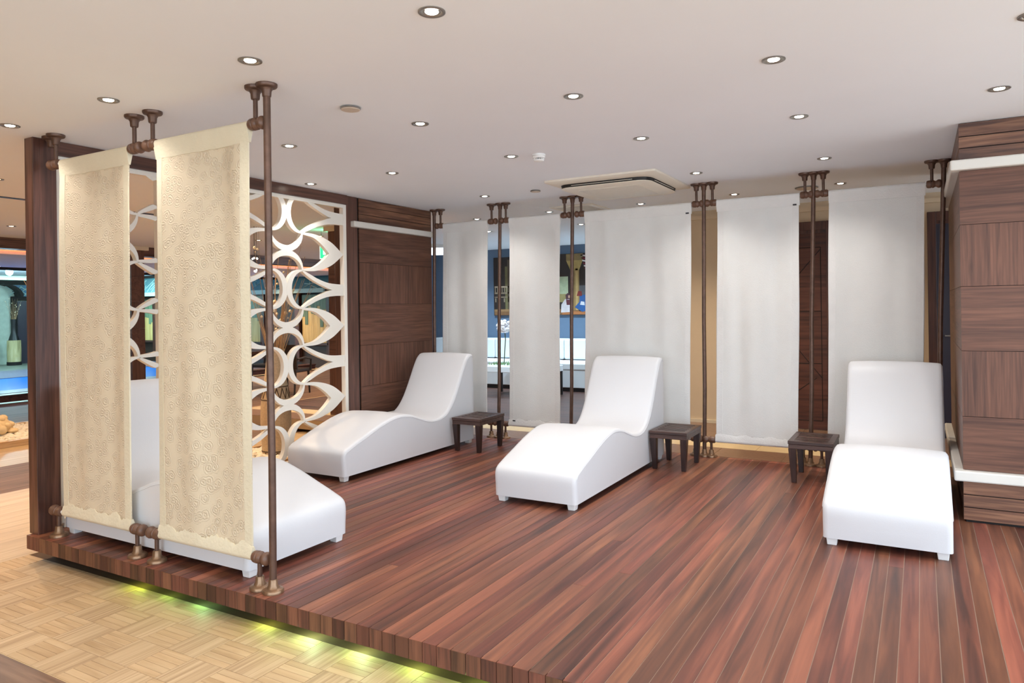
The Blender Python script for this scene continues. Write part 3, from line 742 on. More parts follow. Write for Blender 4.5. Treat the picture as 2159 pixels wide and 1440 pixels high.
build('centre_panel', loft([(rrect(0.402, 0.412, 0.11), -0.0602), (rrect(0.402, 0.412, 0.11), -0.065), (rrect(0.37, 0.38, 0.10), -0.073)]), M_ac, ac, smooth=30)
build('grille', loft([(rrect(0.27, 0.28, 0.02), -0.0725), (rrect(0.27, 0.28, 0.02), -0.0755), (rrect(0.26, 0.27, 0.02), -0.077)]), M_acin, ac, smooth=30)
for a in range(4):
    q = MB().box(-0.27, 0.27, -0.417, -0.4135, -0.050, -0.046) if a % 2 == 0 else MB().box(-0.26, 0.26, -0.407, -0.4035, -0.050, -0.046)
    build('louvre', q, M_acin, ac, rz=a * PI / 2)
vt = thing('air_vent', 'square ceiling air vent with dark slots beyond the white panels', 'vent', (-0.985, 4.83, H))
for a, b, c, d in ((-0.245, 0.245, -0.28, -0.225), (-0.245, 0.245, 0.225, 0.28), (-0.245, -0.19, -0.225, 0.225), (0.19, 0.245, -0.225, 0.225)):
    build('frame_bar', MB().box(a, b, c, d, -0.012, -0.0005), M_ac, vt)
build('backing', MB().box(-0.19, 0.19, -0.225, 0.225, -0.002, -0.0005), M_black, vt)
for i in range(9):
    y = -0.215 + i * 0.05
    build('slat', MB().box(-0.19, 0.19, y, y + 0.022, -0.010, -0.003), M_ac, vt)
sm = thing('smoke_detector', 'white round smoke detector on the ceiling', 'smoke detector', (-0.111, 2.167, H))
build('base', MB().lathe([(0.046, -0.0005), (0.046, -0.012), (0.040, -0.014)], n=28), M_plastic, sm, smooth=35)
build('body', MB().lathe([(0.043, -0.0142), (0.043, -0.026), (0.036, -0.028)], n=28), M_plastic, sm, smooth=35)
build('cap', MB().lathe([(0.036, -0.040), (0.034, -0.048), (0.022, -0.052), (0.003, -0.053)], n=28), M_plastic, sm, smooth=40)
build('chamber', MB().lathe([(0.031, -0.0281), (0.031, -0.0401)], n=20), M_black, sm)
for i in range(20):
    a = 2 * PI * i / 20
    build('fin', MB().box(0.032, 0.038, -0.0022, 0.0022, -0.0405, -0.0279), M_plastic, sm, rz=a)
for x, y, r, l in ((-0.409, 0.586, 0.054, 'round beige ceiling disc near the front of the ceiling'), (-0.848, 3.513, 0.047, 'small round beige ceiling disc left of the air conditioner'), (1.30, 4.79, 0.10, 'wide flat round ceiling disc behind the white panels')):
    t = thing('ceiling_disc', l, 'speaker', (x, y, H), group='round ceiling discs')
    build('rim', MB().lathe([(r, -0.004), (r, -0.009), (r * 0.94, -0.012)], n=30), M_steel, t, smooth=35)
    build('collar', MB().lathe([(r * 0.85, -0.0003), (r * 0.85, -0.0042)], n=30), M_black, t)
    build('face', MB().lathe([(r * 0.94, -0.0121), (r * 0.9, -0.0145), (0.004, -0.0155)], n=30), M_spk, t, smooth=40)

# ------------------------------------------------------------------ blue lounge behind the white panels
for i in range(4):
    xa = -5.7 + i * 1.35
    b = thing('lounge_bench', 'white upholstered bench against the blue wall, section %s from the left' % ORD[i], 'bench', (xa, 7.95, 0), group='white benches along the blue wall')
    build('plinth', MB().box(0, 1.345, 0.02, 0.9, 0.0, 0.06), M_black, b)
    build('base', MB().box(0, 1.345, 0, 0.9, 0.061, 0.34), M_bench, b, bevel=0.01)
    build('seat', MB().box(0, 1.345, -0.02, 0.62, 0.341, 0.45), M_bench, b, bevel=0.02, seg=3)
    build('backrest', MB().box(0, 1.345, 0.60, 0.92, 0.46, 0.80), M_bench, b, bevel=0.03, seg=3)
lt_ = thing('coffee_table', 'low white coffee table in front of the white bench', 'coffee table', (-3.66, 7.0, 0))
build('top', MB().box(0, 1.1, 0, 0.6, 0.36, 0.447), M_bench, lt_, bevel=0.005)
for a in (0.0, 1.06):
    for c in (0.02, 0.54):
        build('leg', MB().box(a, a + 0.04, c, c + 0.04, 0, 0.3595), M_black, lt_)
gt = thing('moss_tray', 'tray of green moss on the white coffee table', 'planter', (-3.6, 7.05, 0.4475))
build('tray', MB().box(0, 0.95, 0, 0.3, 0, 0.018), M_bench, gt)
mb = MB(); rn = random.Random(3)
for i in range(240):
    x, y = rn.uniform(0.02, 0.93), rn.uniform(0.02, 0.28); a = rn.uniform(0, 6.28); h_ = rn.uniform(0.03, 0.06)
    mb.add([(x - 0.012 * math.cos(a), y - 0.012 * math.sin(a), 0.018), (x + 0.012 * math.cos(a), y + 0.012 * math.sin(a), 0.018), (x + rn.uniform(-.03, .03), y + rn.uniform(-.03, .03), 0.018 + h_)], [(0, 1, 2)])
tag(build('moss', mb, M_grass, gt), kind='stuff')
fl = thing('flower_stem', 'white hydrangea-like flower on a tall green stem above the moss tray', 'flower', (-3.37, 7.2, 0.466))
build('stem', MB().tube([(0, 0, 0), (0.012, 0, 0.2), (0.03, 0, 0.38), (0.02, 0, 0.5)], 0.008, 8), M_stem, fl, smooth=60)
mb = MB(); rn = random.Random(9)
for i in range(60):
    v = Vector((rn.gauss(0, 1), rn.gauss(0, 1), rn.gauss(0, 1))).normalized()
    mb.ball((0.01 + v.x * 0.10, v.y * 0.10, 0.585 + v.z * 0.085), 0.032, 7, 5, 0.7)
build('blossom', mb, M_flower, fl, smooth=60)

pt = thing('painting', 'wide unframed painting of seated figures between columns on the blue wall', 'painting', (-4.54, 8.89, 0))
PAINT = {}
def pm(rgb):
    if rgb not in PAINT: PAINT[rgb] = mat('paint_%d_%d_%d' % rgb, rgb, 0.6, noise=0.12, nscale=14)
    return PAINT[rgb]
PL = 2.6
build('canvas', MB().box(0, PL, -0.03, 0, 1.198, 2.248), pm((48, 38, 34)), pt)
def patch(pts, rgb, lay=1):
    n = len(pts); y0 = -0.0305 - 0.0012 * lay
    vs = [(x, -0.0302, z) for x, z in pts] + [(x, y0, z) for x, z in pts]
    build('painted_shape', MB().add(vs, [tuple(range(n)), tuple(range(n, 2*n))] + [(i, (i+1) % n, n + (i+1) % n, n + i) for i in range(n)]), pm(rgb), pt)
R4 = lambda a, b, c, d: [(a, c), (b, c), (b, d), (a, d)]
patch(R4(0.01, PL - 0.01, 1.205, 1.30), (128, 92, 60)); patch(R4(0.01, 0.6, 1.27, 1.31), (150, 116, 78), 2)
patch(R4(0.24, 0.42, 1.31, 2.08), (112, 106, 70)); patch(R4(0.29, 0.42, 1.31, 2.2), (88, 74, 58), 2)
patch(R4(0.02, 0.38, 1.70, 1.73), (176, 158, 134), 2); patch(R4(0.02, 0.34, 1.59, 1.615), (150, 134, 112), 2); patch(R4(0.02, 0.34, 1.52, 1.54), (140, 124, 104), 2)
for i in range(7): patch(R4(0.025 + i * 0.048, 0.04 + i * 0.048, 1.62, 1.70), (164, 146, 122), 2)
for i in range(4): patch(R4(0.03 + i * 0.09, 0.05 + i * 0.09, 1.44, 1.51), (158, 140, 116), 2)
o = 1.39      # second scene, seen between the white panels
patch(R4(o - 0.02, o + 0.62, 1.205, 1.26), (176, 112, 66), 2)
patch(R4(o + 0.30, o + 0.62, 1.26, 1.70), (92, 92, 96)); patch(R4(o - 0.1, o + 0.10, 1.42, 1.86), (178, 190, 156), 2); patch(R4(o - 0.1, o + 0.08, 1.42, 1.56), (150, 138, 92), 3)
patch(R4(o + 0.15, o + 0.31, 1.28, 1.99), (150, 122, 78), 2); patch(R4(o + 0.24, o + 0.29, 1.28, 1.99), (190, 160, 104), 3)
patch([(o + 0.15, 1.96), (o + 0.31, 1.96), (o + 0.38, 2.13), (o + 0.07, 2.13)], (176, 150, 92), 3)
patch(R4(o + 0.07, o + 0.38, 2.13, 2.242), (136, 114, 74), 3)
for i in range(6): patch([(o + 0.34 + 0.015 * i, 2.20 - i * 0.045), (o + 0.60, 2.16 - i * 0.05), (o + 0.60, 2.185 - i * 0.05), (o + 0.34 + 0.015 * i, 2.225 - i * 0.045)], (132, 40, 58) if i % 2 else (222, 212, 212), 3)
patch([(o - 0.04, 1.24), (o + 0.17, 1.25), (o + 0.17, 1.40), (o + 0.12, 1.47), (o + 0.04, 1.47), (o - 0.03, 1.38)], (206, 198, 200), 4)
patch([(o + 0.06, 1.46), (o + 0.16, 1.46), (o + 0.17, 1.37), (o + 0.07, 1.37)], (96, 44, 52), 5)
patch([(o + 0.06, 1.46), (o + 0.05, 1.54), (o + 0.09, 1.575), (o + 0.13, 1.56), (o + 0.14, 1.48)], (84, 52, 60), 5); patch([(o + 0.10, 1.49), (o + 0.135, 1.49), (o + 0.135, 1.535), (o + 0.10, 1.535)], (202, 160, 138), 6)
patch([(o + 0.22, 1.33), (o + 0.36, 1.25), (o + 0.46, 1.27), (o + 0.50, 1.40), (o + 0.42, 1.54), (o + 0.32, 1.53), (o + 0.31, 1.42)], (44, 92, 152), 4)
patch([(o + 0.32, 1.37), (o + 0.41, 1.36), (o + 0.40, 1.42), (o + 0.34, 1.43)], (214, 216, 222), 5)
patch([(o + 0.26, 1.52), (o + 0.36, 1.52), (o + 0.35, 1.60), (o + 0.29, 1.605)], (132, 50, 46), 5)
for i in range(8):
    a = o + 0.66 + i * 0.07
    patch(R4(a, a + 0.04, 1.28, 2.2 - 0.05 * (i % 3)), [(110, 96, 74), (84, 78, 76), (140, 118, 84), (70, 62, 58)][i % 4], 2)

rl = thing('ring_lamp', 'round white ring lamp on the lounge ceiling beside the walnut wall', 'lamp', (-5.05, 7.75, H))
build('drum', MB().lathe([(0.55, -0.0005), (0.55, -0.05), (0.53, -0.055)], n=40), M_bench, rl, smooth=35)
def torus(R, r, z, n=40, m=10):
    vs = []; fs = []
    for i in range(n):
        for j in range(m):
            a, b = 2*PI*i/n, 2*PI*j/m; q = R + r * math.cos(b); vs.append((q * math.cos(a), q * math.sin(a), z + r * 0.5 * math.sin(b)))
    for i in range(n):
        for j in range(m):
            fs.append((i*m+j, ((i+1) % n)*m+j, ((i+1) % n)*m+(j+1) % m, i*m+(j+1) % m))
    return MB().add(vs, fs)
build('glowing_ring', torus(0.36, 0.10, -0.065), emit('ring_glow', (240, 246, 255), 1.4), rl, smooth=60)

# ------------------------------------------------------------------ corridor doors
def make_door(name, label_unused, x0, x1, zt, leaf, diag):
    d = struct(name, MB().box(x0 + 0.06, x1 - 0.06, 5.815, 5.849, 0.005, zt - 0.085), leaf)
    build('frame', MB().box(x0, x0 + 0.075, 5.79, 5.8495, 0.0, zt), M_doorf, d, bevel=0.004)
    build('frame', MB().box(x1 - 0.075, x1, 5.79, 5.8495, 0.0, zt), M_doorf, d, bevel=0.004)
    build('frame', MB().box(x0 + 0.075, x1 - 0.075, 5.79, 5.8495, zt - 0.09, zt), M_doorf, d, bevel=0.004)
    build('frame_lip', MB().box(x0 + 0.075, x1 - 0.075, 5.80, 5.816, zt - 0.12, zt - 0.09), M_doorf, d)
    build('handle', MB().tube([(x0 + 0.14, 5.815, 1.0), (x0 + 0.14, 5.765, 1.0), (x0 + 0.25, 5.765, 1.0)], 0.009, 8), M_steel, d, smooth=40)
    if diag:
        xa, xb = x0 + 0.14, x1 - 0.13; zs = [0.10, 0.70, 1.30, zt - 0.27]
        g = lambda p, q: build('groove', MB().tube([p, q], 0.004, 6), M_dark, d)
        g((xa, 5.815, zs[0]), (xa, 5.815, zs[3])); g((xb, 5.815, zs[0]), (xb, 5.815, zs[3])); g((xa, 5.815, zs[3]), (xb, 5.815, zs[3])); g((xa, 5.815, zs[0]), (xb, 5.815, zs[0]))
        g((xb, 5.815, zs[3] - 0.02), (xa + 0.15, 5.815, 1.25)); g((xa + 0.15, 5.815, 1.25), (xb, 5.815, 0.55)); g((xb - 0.05, 5.815, 0.55), (xa + 0.1, 5.815, 0.14))
        for z in (1.25, 0.70): g((xa, 5.815, z), (xb, 5.815, z))
    return d
make_door('door_1', '', 0.46, 1.425, 2.19, M_door, True)
make_door('door_2', '', 2.262, 3.15, 2.206, M_ndoor, False)

# ------------------------------------------------------------------ hall behind the lattice screen
def vase_prof(s=1.0):
    P = [(0.128, 0.0), (0.138, 0.03), (0.140, 0.12), (0.148, 0.30), (0.150, 0.46), (0.140, 0.60), (0.122, 0.72), (0.104, 0.84), (0.090, 0.96), (0.086, 1.04), (0.096, 1.105)]
    return [(r * s, h * s) for r, h in catmull(P, 4)]
def make_vase(label, x, y, z, s):
    t = thing('floor_vase', label, 'vase', (x, y, z), group='tall sandstone floor vases')
    pr = vase_prof(s)
    build('body', MB().lathe(pr + [(0.08 * s, 1.10 * s), (0.07 * s, 0.95 * s)], n=36), M_vase, t, smooth=50)
    def rad(h):
        for (r0, h0), (r1, h1) in zip(pr, pr[1:]):
            if h0 <= h <= h1: return r0 + (r1 - r0) * (h - h0) / max(h1 - h0, 1e-6)
        return pr[-1][0]
    for ha, hb in ((0.60 * s, 0.73 * s), (0.025 * s, 0.085 * s)):
        for h in (ha, hb):
            build('band_ring', MB().lathe([(rad(h) - 0.002, h - 0.006), (rad(h) + 0.003, h - 0.005), (rad(h) + 0.003, h + 0.005), (rad(h) - 0.002, h + 0.006)], n=36, cap=False), M_vband, t, smooth=50)
        n = 14; mb = MB()
        for i in range(n):
            for k_ in (0, 1):
                a0 = 2 * PI * (i + 0.5 * k_) / n; a1 = 2 * PI * (i + 0.5 + 0.5 * k_) / n
                h0, h1 = (ha + 0.012, hb - 0.012) if k_ == 0 else (hb - 0.012, ha + 0.012)
                q = lambda a, h: (rad(h) * math.cos(a), rad(h) * math.sin(a), h)
                for d_ in (0, 0.02):
                    mb.tube([q(a0 + d_, h0), q((a0 + a1) / 2 + d_, (h0 + h1) / 2), q(a1 + d_, h1)], 0.004, 5)
        build('zigzag_band', mb, M_vband, t)
    return t
def make_branches(label, x, y, z, n, seed, hmax):
    t = thing('dried_branches', label, 'dried branches', (x, y, z), group='dried branch arrangements'); rn = random.Random(seed)
    st = MB(); pods = MB()
    for i in range(n):
        a = rn.uniform(0, 6.28); sp = rn.uniform(0.05, 0.42); h_ = rn.uniform(0.55, 1.0) * hmax; cu = rn.uniform(-0.15, 0.15)
        P = []
        for k_ in range(9):
            v = k_ / 8; rr = 0.05 + sp * v ** 1.6 if v > 0.12 else 0.05 * v / 0.12 + 0.01
            P.append((rr * math.cos(a + cu * v * 3 + 0.10 * math.sin(5 * v + i)), rr * math.sin(a + cu * v * 3), -0.25 + (h_ + 0.25) * v))
        st.tube(P, [0.0045 * (1 - 0.6 * k_ / 8) for k_ in range(9)], 5)
        for q in range(rn.choice([0, 1, 3])):
            p = P[rn.randint(4, 8)]; pods.ball((p[0] + rn.uniform(-.03, .03), p[1] + rn.uniform(-.03, .03), p[2] + rn.uniform(-.04, .04)), rn.uniform(0.007, 0.02), 7, 5)
    build('stems', st, M_twig, t, smooth=60); tag(build('pods', pods, M_pod, t, smooth=60), kind='stuff')
    return t
make_vase('tall sandstone vase with zigzag band behind the lattice screen, near the pole', -3.50, 2.83, FZ, 1.0)
make_branches('dried branches with round pods in the vase behind the nearest pole', -3.50, 2.83, FZ + 1.10, 34, 4, 1.05)
make_vase('tall sandstone vase seen between the corner post and the cream curtain', -7.42, 2.86, FZ, 0.95)
make_branches('dried branches in the vase beside the corner post', -7.42, 2.86, FZ + 1.045, 30, 6, 0.95)

def make_bed(kname, klabel, plabel, x0, x1, y0, y1, seed, cnt):
    k = thing(kname, klabel, 'pebble bed', (x0, y0, FZ))
    L_, D_ = x1 - x0, y1 - y0
    for a, b, c, d in ((0, 0.06, 0, D_), (L_ - 0.06, L_, 0, D_), (0.06, L_ - 0.06, 0, 0.06), (0.06, L_ - 0.06, D_ - 0.06, D_)):
        build('kerb_board', MB().box(a, b, c, d, 0, 0.07), M_kerb, k, bevel=0.003)
    build('bed_fill', MB().box(0.06, L_ - 0.06, 0.06, D_ - 0.06, 0, 0.035), M_peb, k)
    mb = MB(); rn = random.Random(seed)
    for i in range(cnt):
        mb.ball((rn.uniform(0.09, L_ - 0.09), rn.uniform(0.09, D_ - 0.09), 0.04 + rn.uniform(0, 0.018)), rn.uniform(0.022, 0.042), 6, 4, rn.uniform(0.45, 0.7))
    tag(build('white_pebbles', mb, M_peb, k, smooth=70), plabel, kind='stuff')
make_bed('pebble_bed', 'white pebble bed with a tan kerb left of the corner post', 'white pebbles around the carved stone ornament', -8.2, -6.72, 0.6, 3.4, 2, 1700)
make_bed('pebble_bed', 'white pebble bed with a tan kerb around the vase behind the screen', 'white pebbles around the vase behind the screen', -3.95, -3.1, 2.35, 3.3, 8, 420)
sh = thing('stone_ornament', 'pale carved stone tortoise-shaped ornament on the white pebbles', 'ornament', (-7.55, 2.08, FZ + 0.06)); sh.scale = (0.72, 0.72, 0.95)
mb = MB(); rn = random.Random(12)
dome = MB().lathe([(0.30, 0.03), (0.31, 0.06), (0.28, 0.13), (0.21, 0.19), (0.11, 0.225), (0.01, 0.235)], n=24)
build('shell', dome, M_shell, sh, smooth=60)
for ring, cnt, r_, z_, s_ in ((0, 1, 0.0, 0.225, 0.085), (1, 7, 0.17, 0.185, 0.075), (2, 12, 0.275, 0.105, 0.062)):
    for i in range(cnt):
        a = 2 * PI * (i + 0.5 * ring) / cnt
        build('scute', MB().ball((r_ * math.cos(a), r_ * math.sin(a), z_), s_, 10, 6, 0.62), M_shell, sh, smooth=60)
for a in (0.7, 2.3, 3.9, 5.5):
    build('flipper', MB().ball((0.33 * math.cos(a), 0.33 * math.sin(a), 0.035), 0.09, 10, 6, 0.38), M_shell, sh, smooth=60)
build('head', MB().ball((0.37, 0.0, 0.07), 0.075, 10, 6, 0.8), M_shell, sh, smooth=60)

def make_hall_column(label, x0, x1, y0, y1, cap):
    t = thing('hall_column', label, 'column', ((x0+x1)/2, (y0+y1)/2, FZ)); a, b = (x1-x0)/2, (y1-y0)/2
    zt = H - FZ - 0.001
    for k in range(6):
        z0 = k * (zt - 0.06) / 6; z1 = (k + 1) * (zt - 0.06) / 6
        build('clad_panel', MB().box(-a, a, -b, b, z0 + 0.002, z1), M_walV if k % 2 else M_walH, t)
    build('capital', MB().box(-a - cap, a + cap, -b - cap, b + cap, zt - 0.06, zt), M_cream2, t)
make_hall_column('walnut hall column seen at the right end of the lattice screen', -4.37, -4.13, 4.5, 4.74, 0.04)
make_hall_column('dark hall column seen between the two cream curtains', -8.92, -8.66, 4.58, 4.80, 0.05)

ex = thing('exit_sign', 'glowing green exit sign hanging from the hall ceiling', 'exit sign', (-4.62, 4.78, 2.03))
M_gs = emit('green_sign_glow', (40, 200, 120), 1.6); M_gw = emit('white_sign_glow', (225, 255, 235), 1.6)
build('panel', MB().box(-0.16, 0.16, -0.006, 0.006, 0, 0.17), M_gs, ex)
build('border', MB().box(-0.168, 0.168, -0.004, 0.004, -0.008, 0.178), M_gw, ex)
build('runner_body', MB().rails([(0.0, 0.045), (0.0, 0.12)], [(0.03, 0.05), (0.03, 0.12)], -0.09, -0.06), M_gw, ex).location = (0, -0.022, 0)
build('runner_head', MB().ball((-0.07, -0.009, 0.142), 0.012, 8, 6), M_gw, ex)
build('arrow', MB().add([(-0.02, -0.0085, 0.07), (0.06, -0.0085, 0.07), (0.06, -0.0085, 0.05), (0.11, -0.0085, 0.085), (0.06, -0.0085, 0.12), (0.06, -0.0085, 0.10), (-0.02, -0.0085, 0.10)], [(0, 1, 2, 3, 4, 5, 6)]), M_gw, ex)
for s in (-0.14, 0.14): build('hanger', MB().tube([(s, 0, 0.178), (s, 0, H - 2.03)], 0.004, 6), M_steel, ex)
gl = bpy.data.lights.new('exit_sign_light', 'POINT'); gl.energy = 1.5; gl.color = (0.2, 1.0, 0.5); gl.shadow_soft_size = 0.05
go = bpy.data.objects.new('exit_sign_light', gl); COL.objects.link(go); go.parent = ex; go.location = (0, -0.05, 0.24)

def make_chair(label, x, y, rz):
    t = thing('rattan_chair', label, 'chair', (x, y, FZ), rz, 'dark rattan chairs in the hall')
    build('seat', MB().box(-0.25, 0.25, -0.24, 0.24, 0.40, 0.46), M_rattan, t, bevel=0.015)
    vs = []; fs = []
    for j in range(7):
        v = j / 6
        for i in range(9):
            u = -1 + i / 4; 
            for d in (0, 0.035):
                vs.append((u * (0.25 + 0.03 * v), 0.20 + 0.10 * v + d + 0.03 * (1 - u * u) - 0.03, 0.44 + 0.46 * v))
    for j in range(6):
        for i in range(8):
            a = (j * 9 + i) * 2; b = a + 2; c = a + 18; e = c + 2
            fs += [(a, b, e, c), (a+1, c+1, e+1, b+1)]
    for j in range(6):
        for i in (0, 8):
            a = (j * 9 + i) * 2; c = a + 18; fs.append((a, c, c+1, a+1))
    for i in range(8):
        for j in (0, 6):
            a = (j * 9 + i) * 2; fs.append((a, a+1, a+3, a+2))
    build('backrest', MB().add(vs, fs), M_rattan, t, smooth=40)
    for sx in (-1, 1):
        build('leg', MB().tube([(sx * 0.22, -0.21, 0.41), (sx * 0.23, -0.23, 0.0)], [0.022, 0.016], 8), M_rattan, t, smooth=50)
        build('leg', MB().tube([(sx * 0.22, 0.21, 0.41), (sx * 0.23, 0.27, 0.0)], [0.022, 0.016], 8), M_rattan, t, smooth=50)
        build('armrest', MB().tube([(sx * 0.26, -0.22, 0.42), (sx * 0.27, -0.22, 0.62), (sx * 0.275, 0.0, 0.66), (sx * 0.27, 0.22, 0.64)], 0.018, 8), M_rattan, t, smooth=50)
    return t
make_chair('dark rattan chair with its back to the viewer, behind the screen', -7.68, 6.95, PI + 0.25)
make_chair('dark rattan chair partly hidden beyond the nearer chair', -7.25, 8.4, 0.3 + PI)
make_chair('dark rattan chair across the table, behind the nearest pole', -9.0, 7.6, 0.2)
tb = thing('dining_table', 'dark wooden table beside the rattan chairs behind the screen', 'table', (-8.35, 6.6, FZ))
build('top', MB().box(-0.45, 0.40, -0.4, 0.4, 0.74, 0.79), M_wenge, tb, bevel=0.004)
build('apron', MB().box(-0.40, 0.35, -0.35, 0.35, 0.66, 0.739), M_wenge, tb)
for sx in (-0.38, 0.28):
    for sy in (-0.33, 0.27): build('leg', MB().box(sx, sx + 0.06, sy, sy + 0.06, 0, 0.6595), M_wengeZ, tb)

# coloured upright boards on the hall back wall
M_yb = wood('yellow_board', (188, 156, 92), (208, 178, 112), (222, 196, 132), 'Z', 30, 0.05, 0.5, 0.08); M_gb = wood('green_board', (84, 106, 82), (104, 126, 98), (122, 142, 112), 'Z', 30, 0.05, 0.5, 0.08)
for (xa, nb_, lb) in ((-12.06, 8, 'wall of yellow and green upright boards seen through the screen circles'), (-14.2, 5, 'yellow and green upright boards seen beside the cream curtain edge'), (-19.3, 8, 'green and yellow upright boards between the two cream curtains')):
    t = thing('board_wall', lb, 'wall panel', (xa, 11.49, 0), group='coloured board panels'); rn = random.Random(int(-xa * 10))
    for i in range(nb_):
        zc = rn.uniform(0.85, 1.5)
        build('yellow_board', MB().box(i * 0.108, i * 0.108 + 0.104, -0.03, 0, 0.5, zc), M_yb, t)
        build('green_board', MB().box(i * 0.108, i * 0.108 + 0.104, -0.04, 0, zc + 0.004, 1.76), M_gb, t)
    build('sill', MB().box(-0.1, nb_ * 0.108 + 0.1, -0.12, 0, 0.44, 0.495), M_wenge, t)
    for s in (-0.22, nb_ * 0.108 + 0.06): build('side_post', MB().box(s, s + 0.16, -0.1, 0, 0.0, 2.0), M_doorf, t)
# teal glass canopies
M_teal = mat('teal_glass', (86, 128, 134), 0.15, noise=0.08, nscale=2); M_lead = mat('pale_lead_line', (150, 176, 170), 0.5, noise=0.05)
for xa, xb, z0, z1, lb in ((-14.2, -10.9, 1.90, 2.36, 'teal leaded glass canopy over the coloured boards'), (-19.6, -17.4, 1.95, 2.42, 'teal glass canopy seen between the cream curtains')):
    t = thing('glass_canopy', lb, 'canopy', (xa, 11.1, 0), group='teal glass canopies')
    W_ = xb - xa
    build('glass', MB().add([(0, 0, z0), (W_, 0, z0), (W_, 0.36, z1), (0, 0.36, z1), (0, 0.01, z0 - 0.01), (W_, 0.01, z0 - 0.01), (W_, 0.37, z1 - 0.01), (0, 0.37, z1 - 0.01)], [(0, 1, 2, 3), (4, 5, 6, 7), (0, 1, 5, 4), (1, 2, 6, 5), (2, 3, 7, 6), (3, 0, 4, 7)]), M_teal, t)
    build('lower_rail', MB().box(-0.02, W_ + 0.02, -0.06, -0.001, z0 - 0.10, z0 + 0.01), M_lead, t)
    build('upper_rail', MB().box(-0.02, W_ + 0.02, 0.33, 0.385, z1 + 0.001, z1 + 0.09), M_dark, t)
    rn = random.Random(int(W_ * 100)); mb = MB()
    for i in range(22):
        u, v = rn.uniform(0.1, W_ - 0.1), rn.uniform(0.1, 0.9); a = rn.uniform(0, 6.28); l_ = rn.uniform(0.1, 0.3)
        P = []
        for q in (-1, 1):
            uu, vv = u + q * l_ * math.cos(a), min(max(v + q * l_ * math.sin(a) * 1.4, 0.02), 0.98)
            P.append((uu, 0.36 * vv - 0.004, z0 + (z1 - z0) * vv))
        mb.tube(P, 0.012, 5)
    build('lead_lines', mb, M_lead, t)

# pendant clusters
M_drop = emit('drop_glow', (255, 236, 220), 3.0)
for i, (x, y, z) in enumerate([(-5.07, 3.92, 2.0), (-5.05, 3.94, 1.84), (-10.3, 3.4, 2.12)]):
    t = thing('drop_lamp', 'small cluster of white drop lights hanging in the hall, %s' % ['upper one beside the curtain edge', 'lower one beside the curtain edge', 'at the far left edge'][i], 'lamp', (x, y, z), group='small drop lights'); rn = random.Random(i)
    for k_ in range(5):
        px, py, pz = rn.uniform(-.05, .05), rn.uniform(-.05, .05), rn.uniform(-.03, .03)
        b_ = build('drop', MB().ball((px, py, pz), 0.010, 8, 6, 1.3), M_drop, t, smooth=60)
        build('wire', MB().tube([(px, py, pz), (px, py, (H if x > -8.7 else 2.24) - z)], 0.0012, 4), M_black, b_)

# ------------------------------------------------------------------ pool end of the hall
wt = bpy.data.materials.new('pool_water_glow'); wt.use_nodes = True; p_ = wt.node_tree.nodes['Principled BSDF']
p_.inputs['Base Color'].default_value = lin((4, 92, 170)); p_.inputs['Roughness'].default_value = 0.25
p_.inputs['Emission Color'].default_value = lin((0, 120, 225)); p_.inputs['Emission Strength'].default_value = 0.5  # glow put into the water itself, no lamp in the pool
bn = wt.node_tree.nodes.new('ShaderNodeBump'); bn.inputs['Strength'].default_value = 0.3
wv = wt.node_tree.nodes.new('ShaderNodeTexNoise'); wv.inputs['Scale'].default_value = 3.0
wt.node_tree.links.new(wv.outputs[0], bn.inputs['Height']); wt.node_tree.links.new(bn.outputs[0], p_.inputs['Normal'])
pl = thing('swimming_pool', 'bright blue swimming pool with glowing water far left of the corner post', 'pool', (-16.3, -4.2, FZ))
build('water', MB().box(0, 3.0, 0, 15.5, 0, 0.02), wt, pl)
build('mosaic_edge', MB().box(-2.5, -0.001, 0, 15.5, 0, 0.03), M_mosaic, pl)
build('near_edge', MB().box(3.001, 3.6, 0, 15.5, 0, 0.03), M_mosaic, pl)
tag(build('pool_paving', MB().box(-21.6, -18.81, -4.2, 11.4, FZ - 0.003, FZ + 0.025), M_pdeck), 'grey green paving between the pool and the stone wall', 'paving')
rb = thing('timber_rail', 'low dark red timber rail in front of the pool', 'rail', (-11.35, -4.0, FZ))
build('beam', MB().box(0, 0.2, 0, 15.0, 0.03, 0.12), M_door, rb, bevel=0.006)
build('cap', MB().box(-0.03, 0.23, 0, 15.0, 0.121, 0.15), M_doorf, rb, bevel=0.006)
for i in range(8): build('foot', MB().box(0.02, 0.18, i * 2.1, i * 2.1 + 0.12, 0, 0.029), M_dark, rb)
cs = build('cove_strip', MB().box(-21.56, -21.42, -5.0, 11.4, 2.391, 2.46), emit('cyan_cove', (170, 255, 240), 2.6)); tag(cs, 'glowing pale cyan light strip above the stone wall', 'light strip')
oc = build('orange_cove', MB().box(-9.58, -9.50, -5.0, 11.4, 2.29, 2.35), emit('orange_cove_glow', (255, 150, 90), 1.2)); tag(oc, 'glowing orange cove strip under the dark hall beam', 'light strip')
sv = thing('pedestal', 'pale timber drum pedestal under the black vase by the stone wall', 'pedestal', (-21.0, 8.75, FZ + 0.025))
build('drum', MB().lathe([(0.172, 0.10), (0.18, 0.45), (0.172, 0.73)], n=28), wood('pale_driftwood', (150, 140, 96), (188, 176, 130), (206, 196, 156), 'Z', 12, 0.15, 0.6, 0.05), sv, smooth=40)
build('foot_ring', MB().lathe([(0.185, 0.0), (0.185, 0.0995)], n=28), M_dark, sv, smooth=40)
bv = thing('black_vase', 'slim black vase with a narrow waist on the timber pedestal', 'vase', (-21.0, 8.75, FZ + 0.756))
build('body', MB().lathe(catmull([(0.142, 0.0), (0.118, 0.08), (0.078, 0.22), (0.068, 0.36), (0.078, 0.52), (0.082, 0.62)], 5), n=24), M_black, bv, smooth=50)
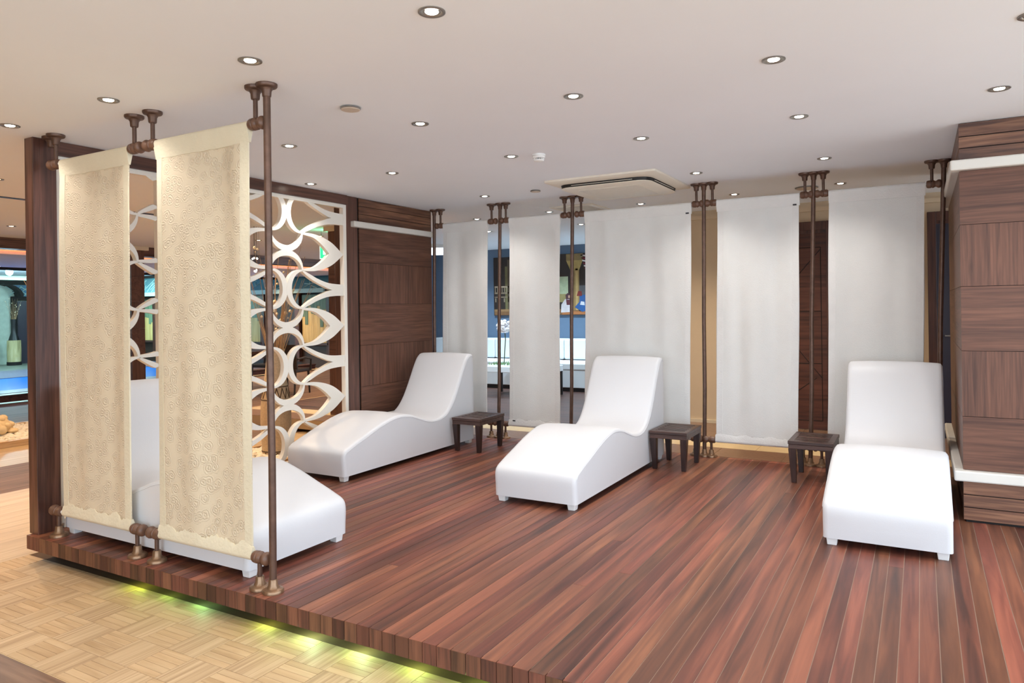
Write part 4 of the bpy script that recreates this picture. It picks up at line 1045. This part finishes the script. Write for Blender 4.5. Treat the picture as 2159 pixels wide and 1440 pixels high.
make_branches('thin grey branches in the black vase by the stone wall', -21.0, 8.75, FZ + 1.38, 16, 15, 0.62).scale = (0.6, 0.6, 1.0)
pd = struct('door_3', MB().box(-21.598, -21.50, 9.05, 10.6, FZ + 0.025, 1.76), M_ndoor)
build('frame', MB().box(-21.598, -21.46, 8.95, 9.08, FZ + 0.025, 1.78), M_dark, pd); build('frame', MB().box(-21.598, -21.46, 8.95, 10.7, 1.781, 1.90), M_dark, pd)
ar = thing('arched_canopy', 'dark arched canopy with blue lattice glass above the far door', 'canopy', (-21.5, 9.0, 0))
P = [(-0.45 + 0.5 * math.sin(t) * 1.0, 2.24 - 0.36 * (1 - math.cos(t))) for t in [PI / 2 * i / 8 for i in range(9)]]
build('arch_rib', MB().rails([(y - 0.02, z) for y, z in P], [(y + 0.06, z + 0.02) for y, z in P], -0.02, 0.35), M_dark, ar)
build('glass', MB().rails([(y + 0.10, z) for y, z in P], [(1.7, z) for y, z in P], 0.0, 0.03), mat('blue_lattice_glass', (70, 110, 140), 0.2, noise=0.1), ar)
for i in range(7):
    ya = 0.1 + i * 0.2
    build('glass_bar', MB().tube([(0.045, ya - 0.35, 2.2), (0.045, ya + 0.1, 1.92)], 0.014, 5), M_lead, ar)
    build('glass_bar', MB().tube([(0.045, ya + 0.1, 2.2), (0.045, ya - 0.25, 1.92)], 0.014, 5), M_lead, ar)
for i, y in enumerate((1.0, 4.0, 7.0, 10.0)):  # lamps added to brighten the pool end
    ld = bpy.data.lights.new('pool_fill_light', 'POINT'); ld.energy = 150; ld.color = (0.6, 0.95, 1.0); ld.shadow_soft_size = 0.2
    t = thing('pool_fill_lamp', 'added round fill lamp under the pool ceiling, number %s from the front' % ORD[i], 'lamp', (-17.5, y, 2.5), group='added pool fill lamps')
    build('globe', MB().ball((0, 0, -0.09), 0.085, 14, 10), emit('pool_fill_glow', (200, 245, 255), 3.0), t, smooth=60)
    lo = bpy.data.objects.new('pool_fill_light', ld); COL.objects.link(lo); lo.parent = t; lo.location = (0, 0, -0.3)
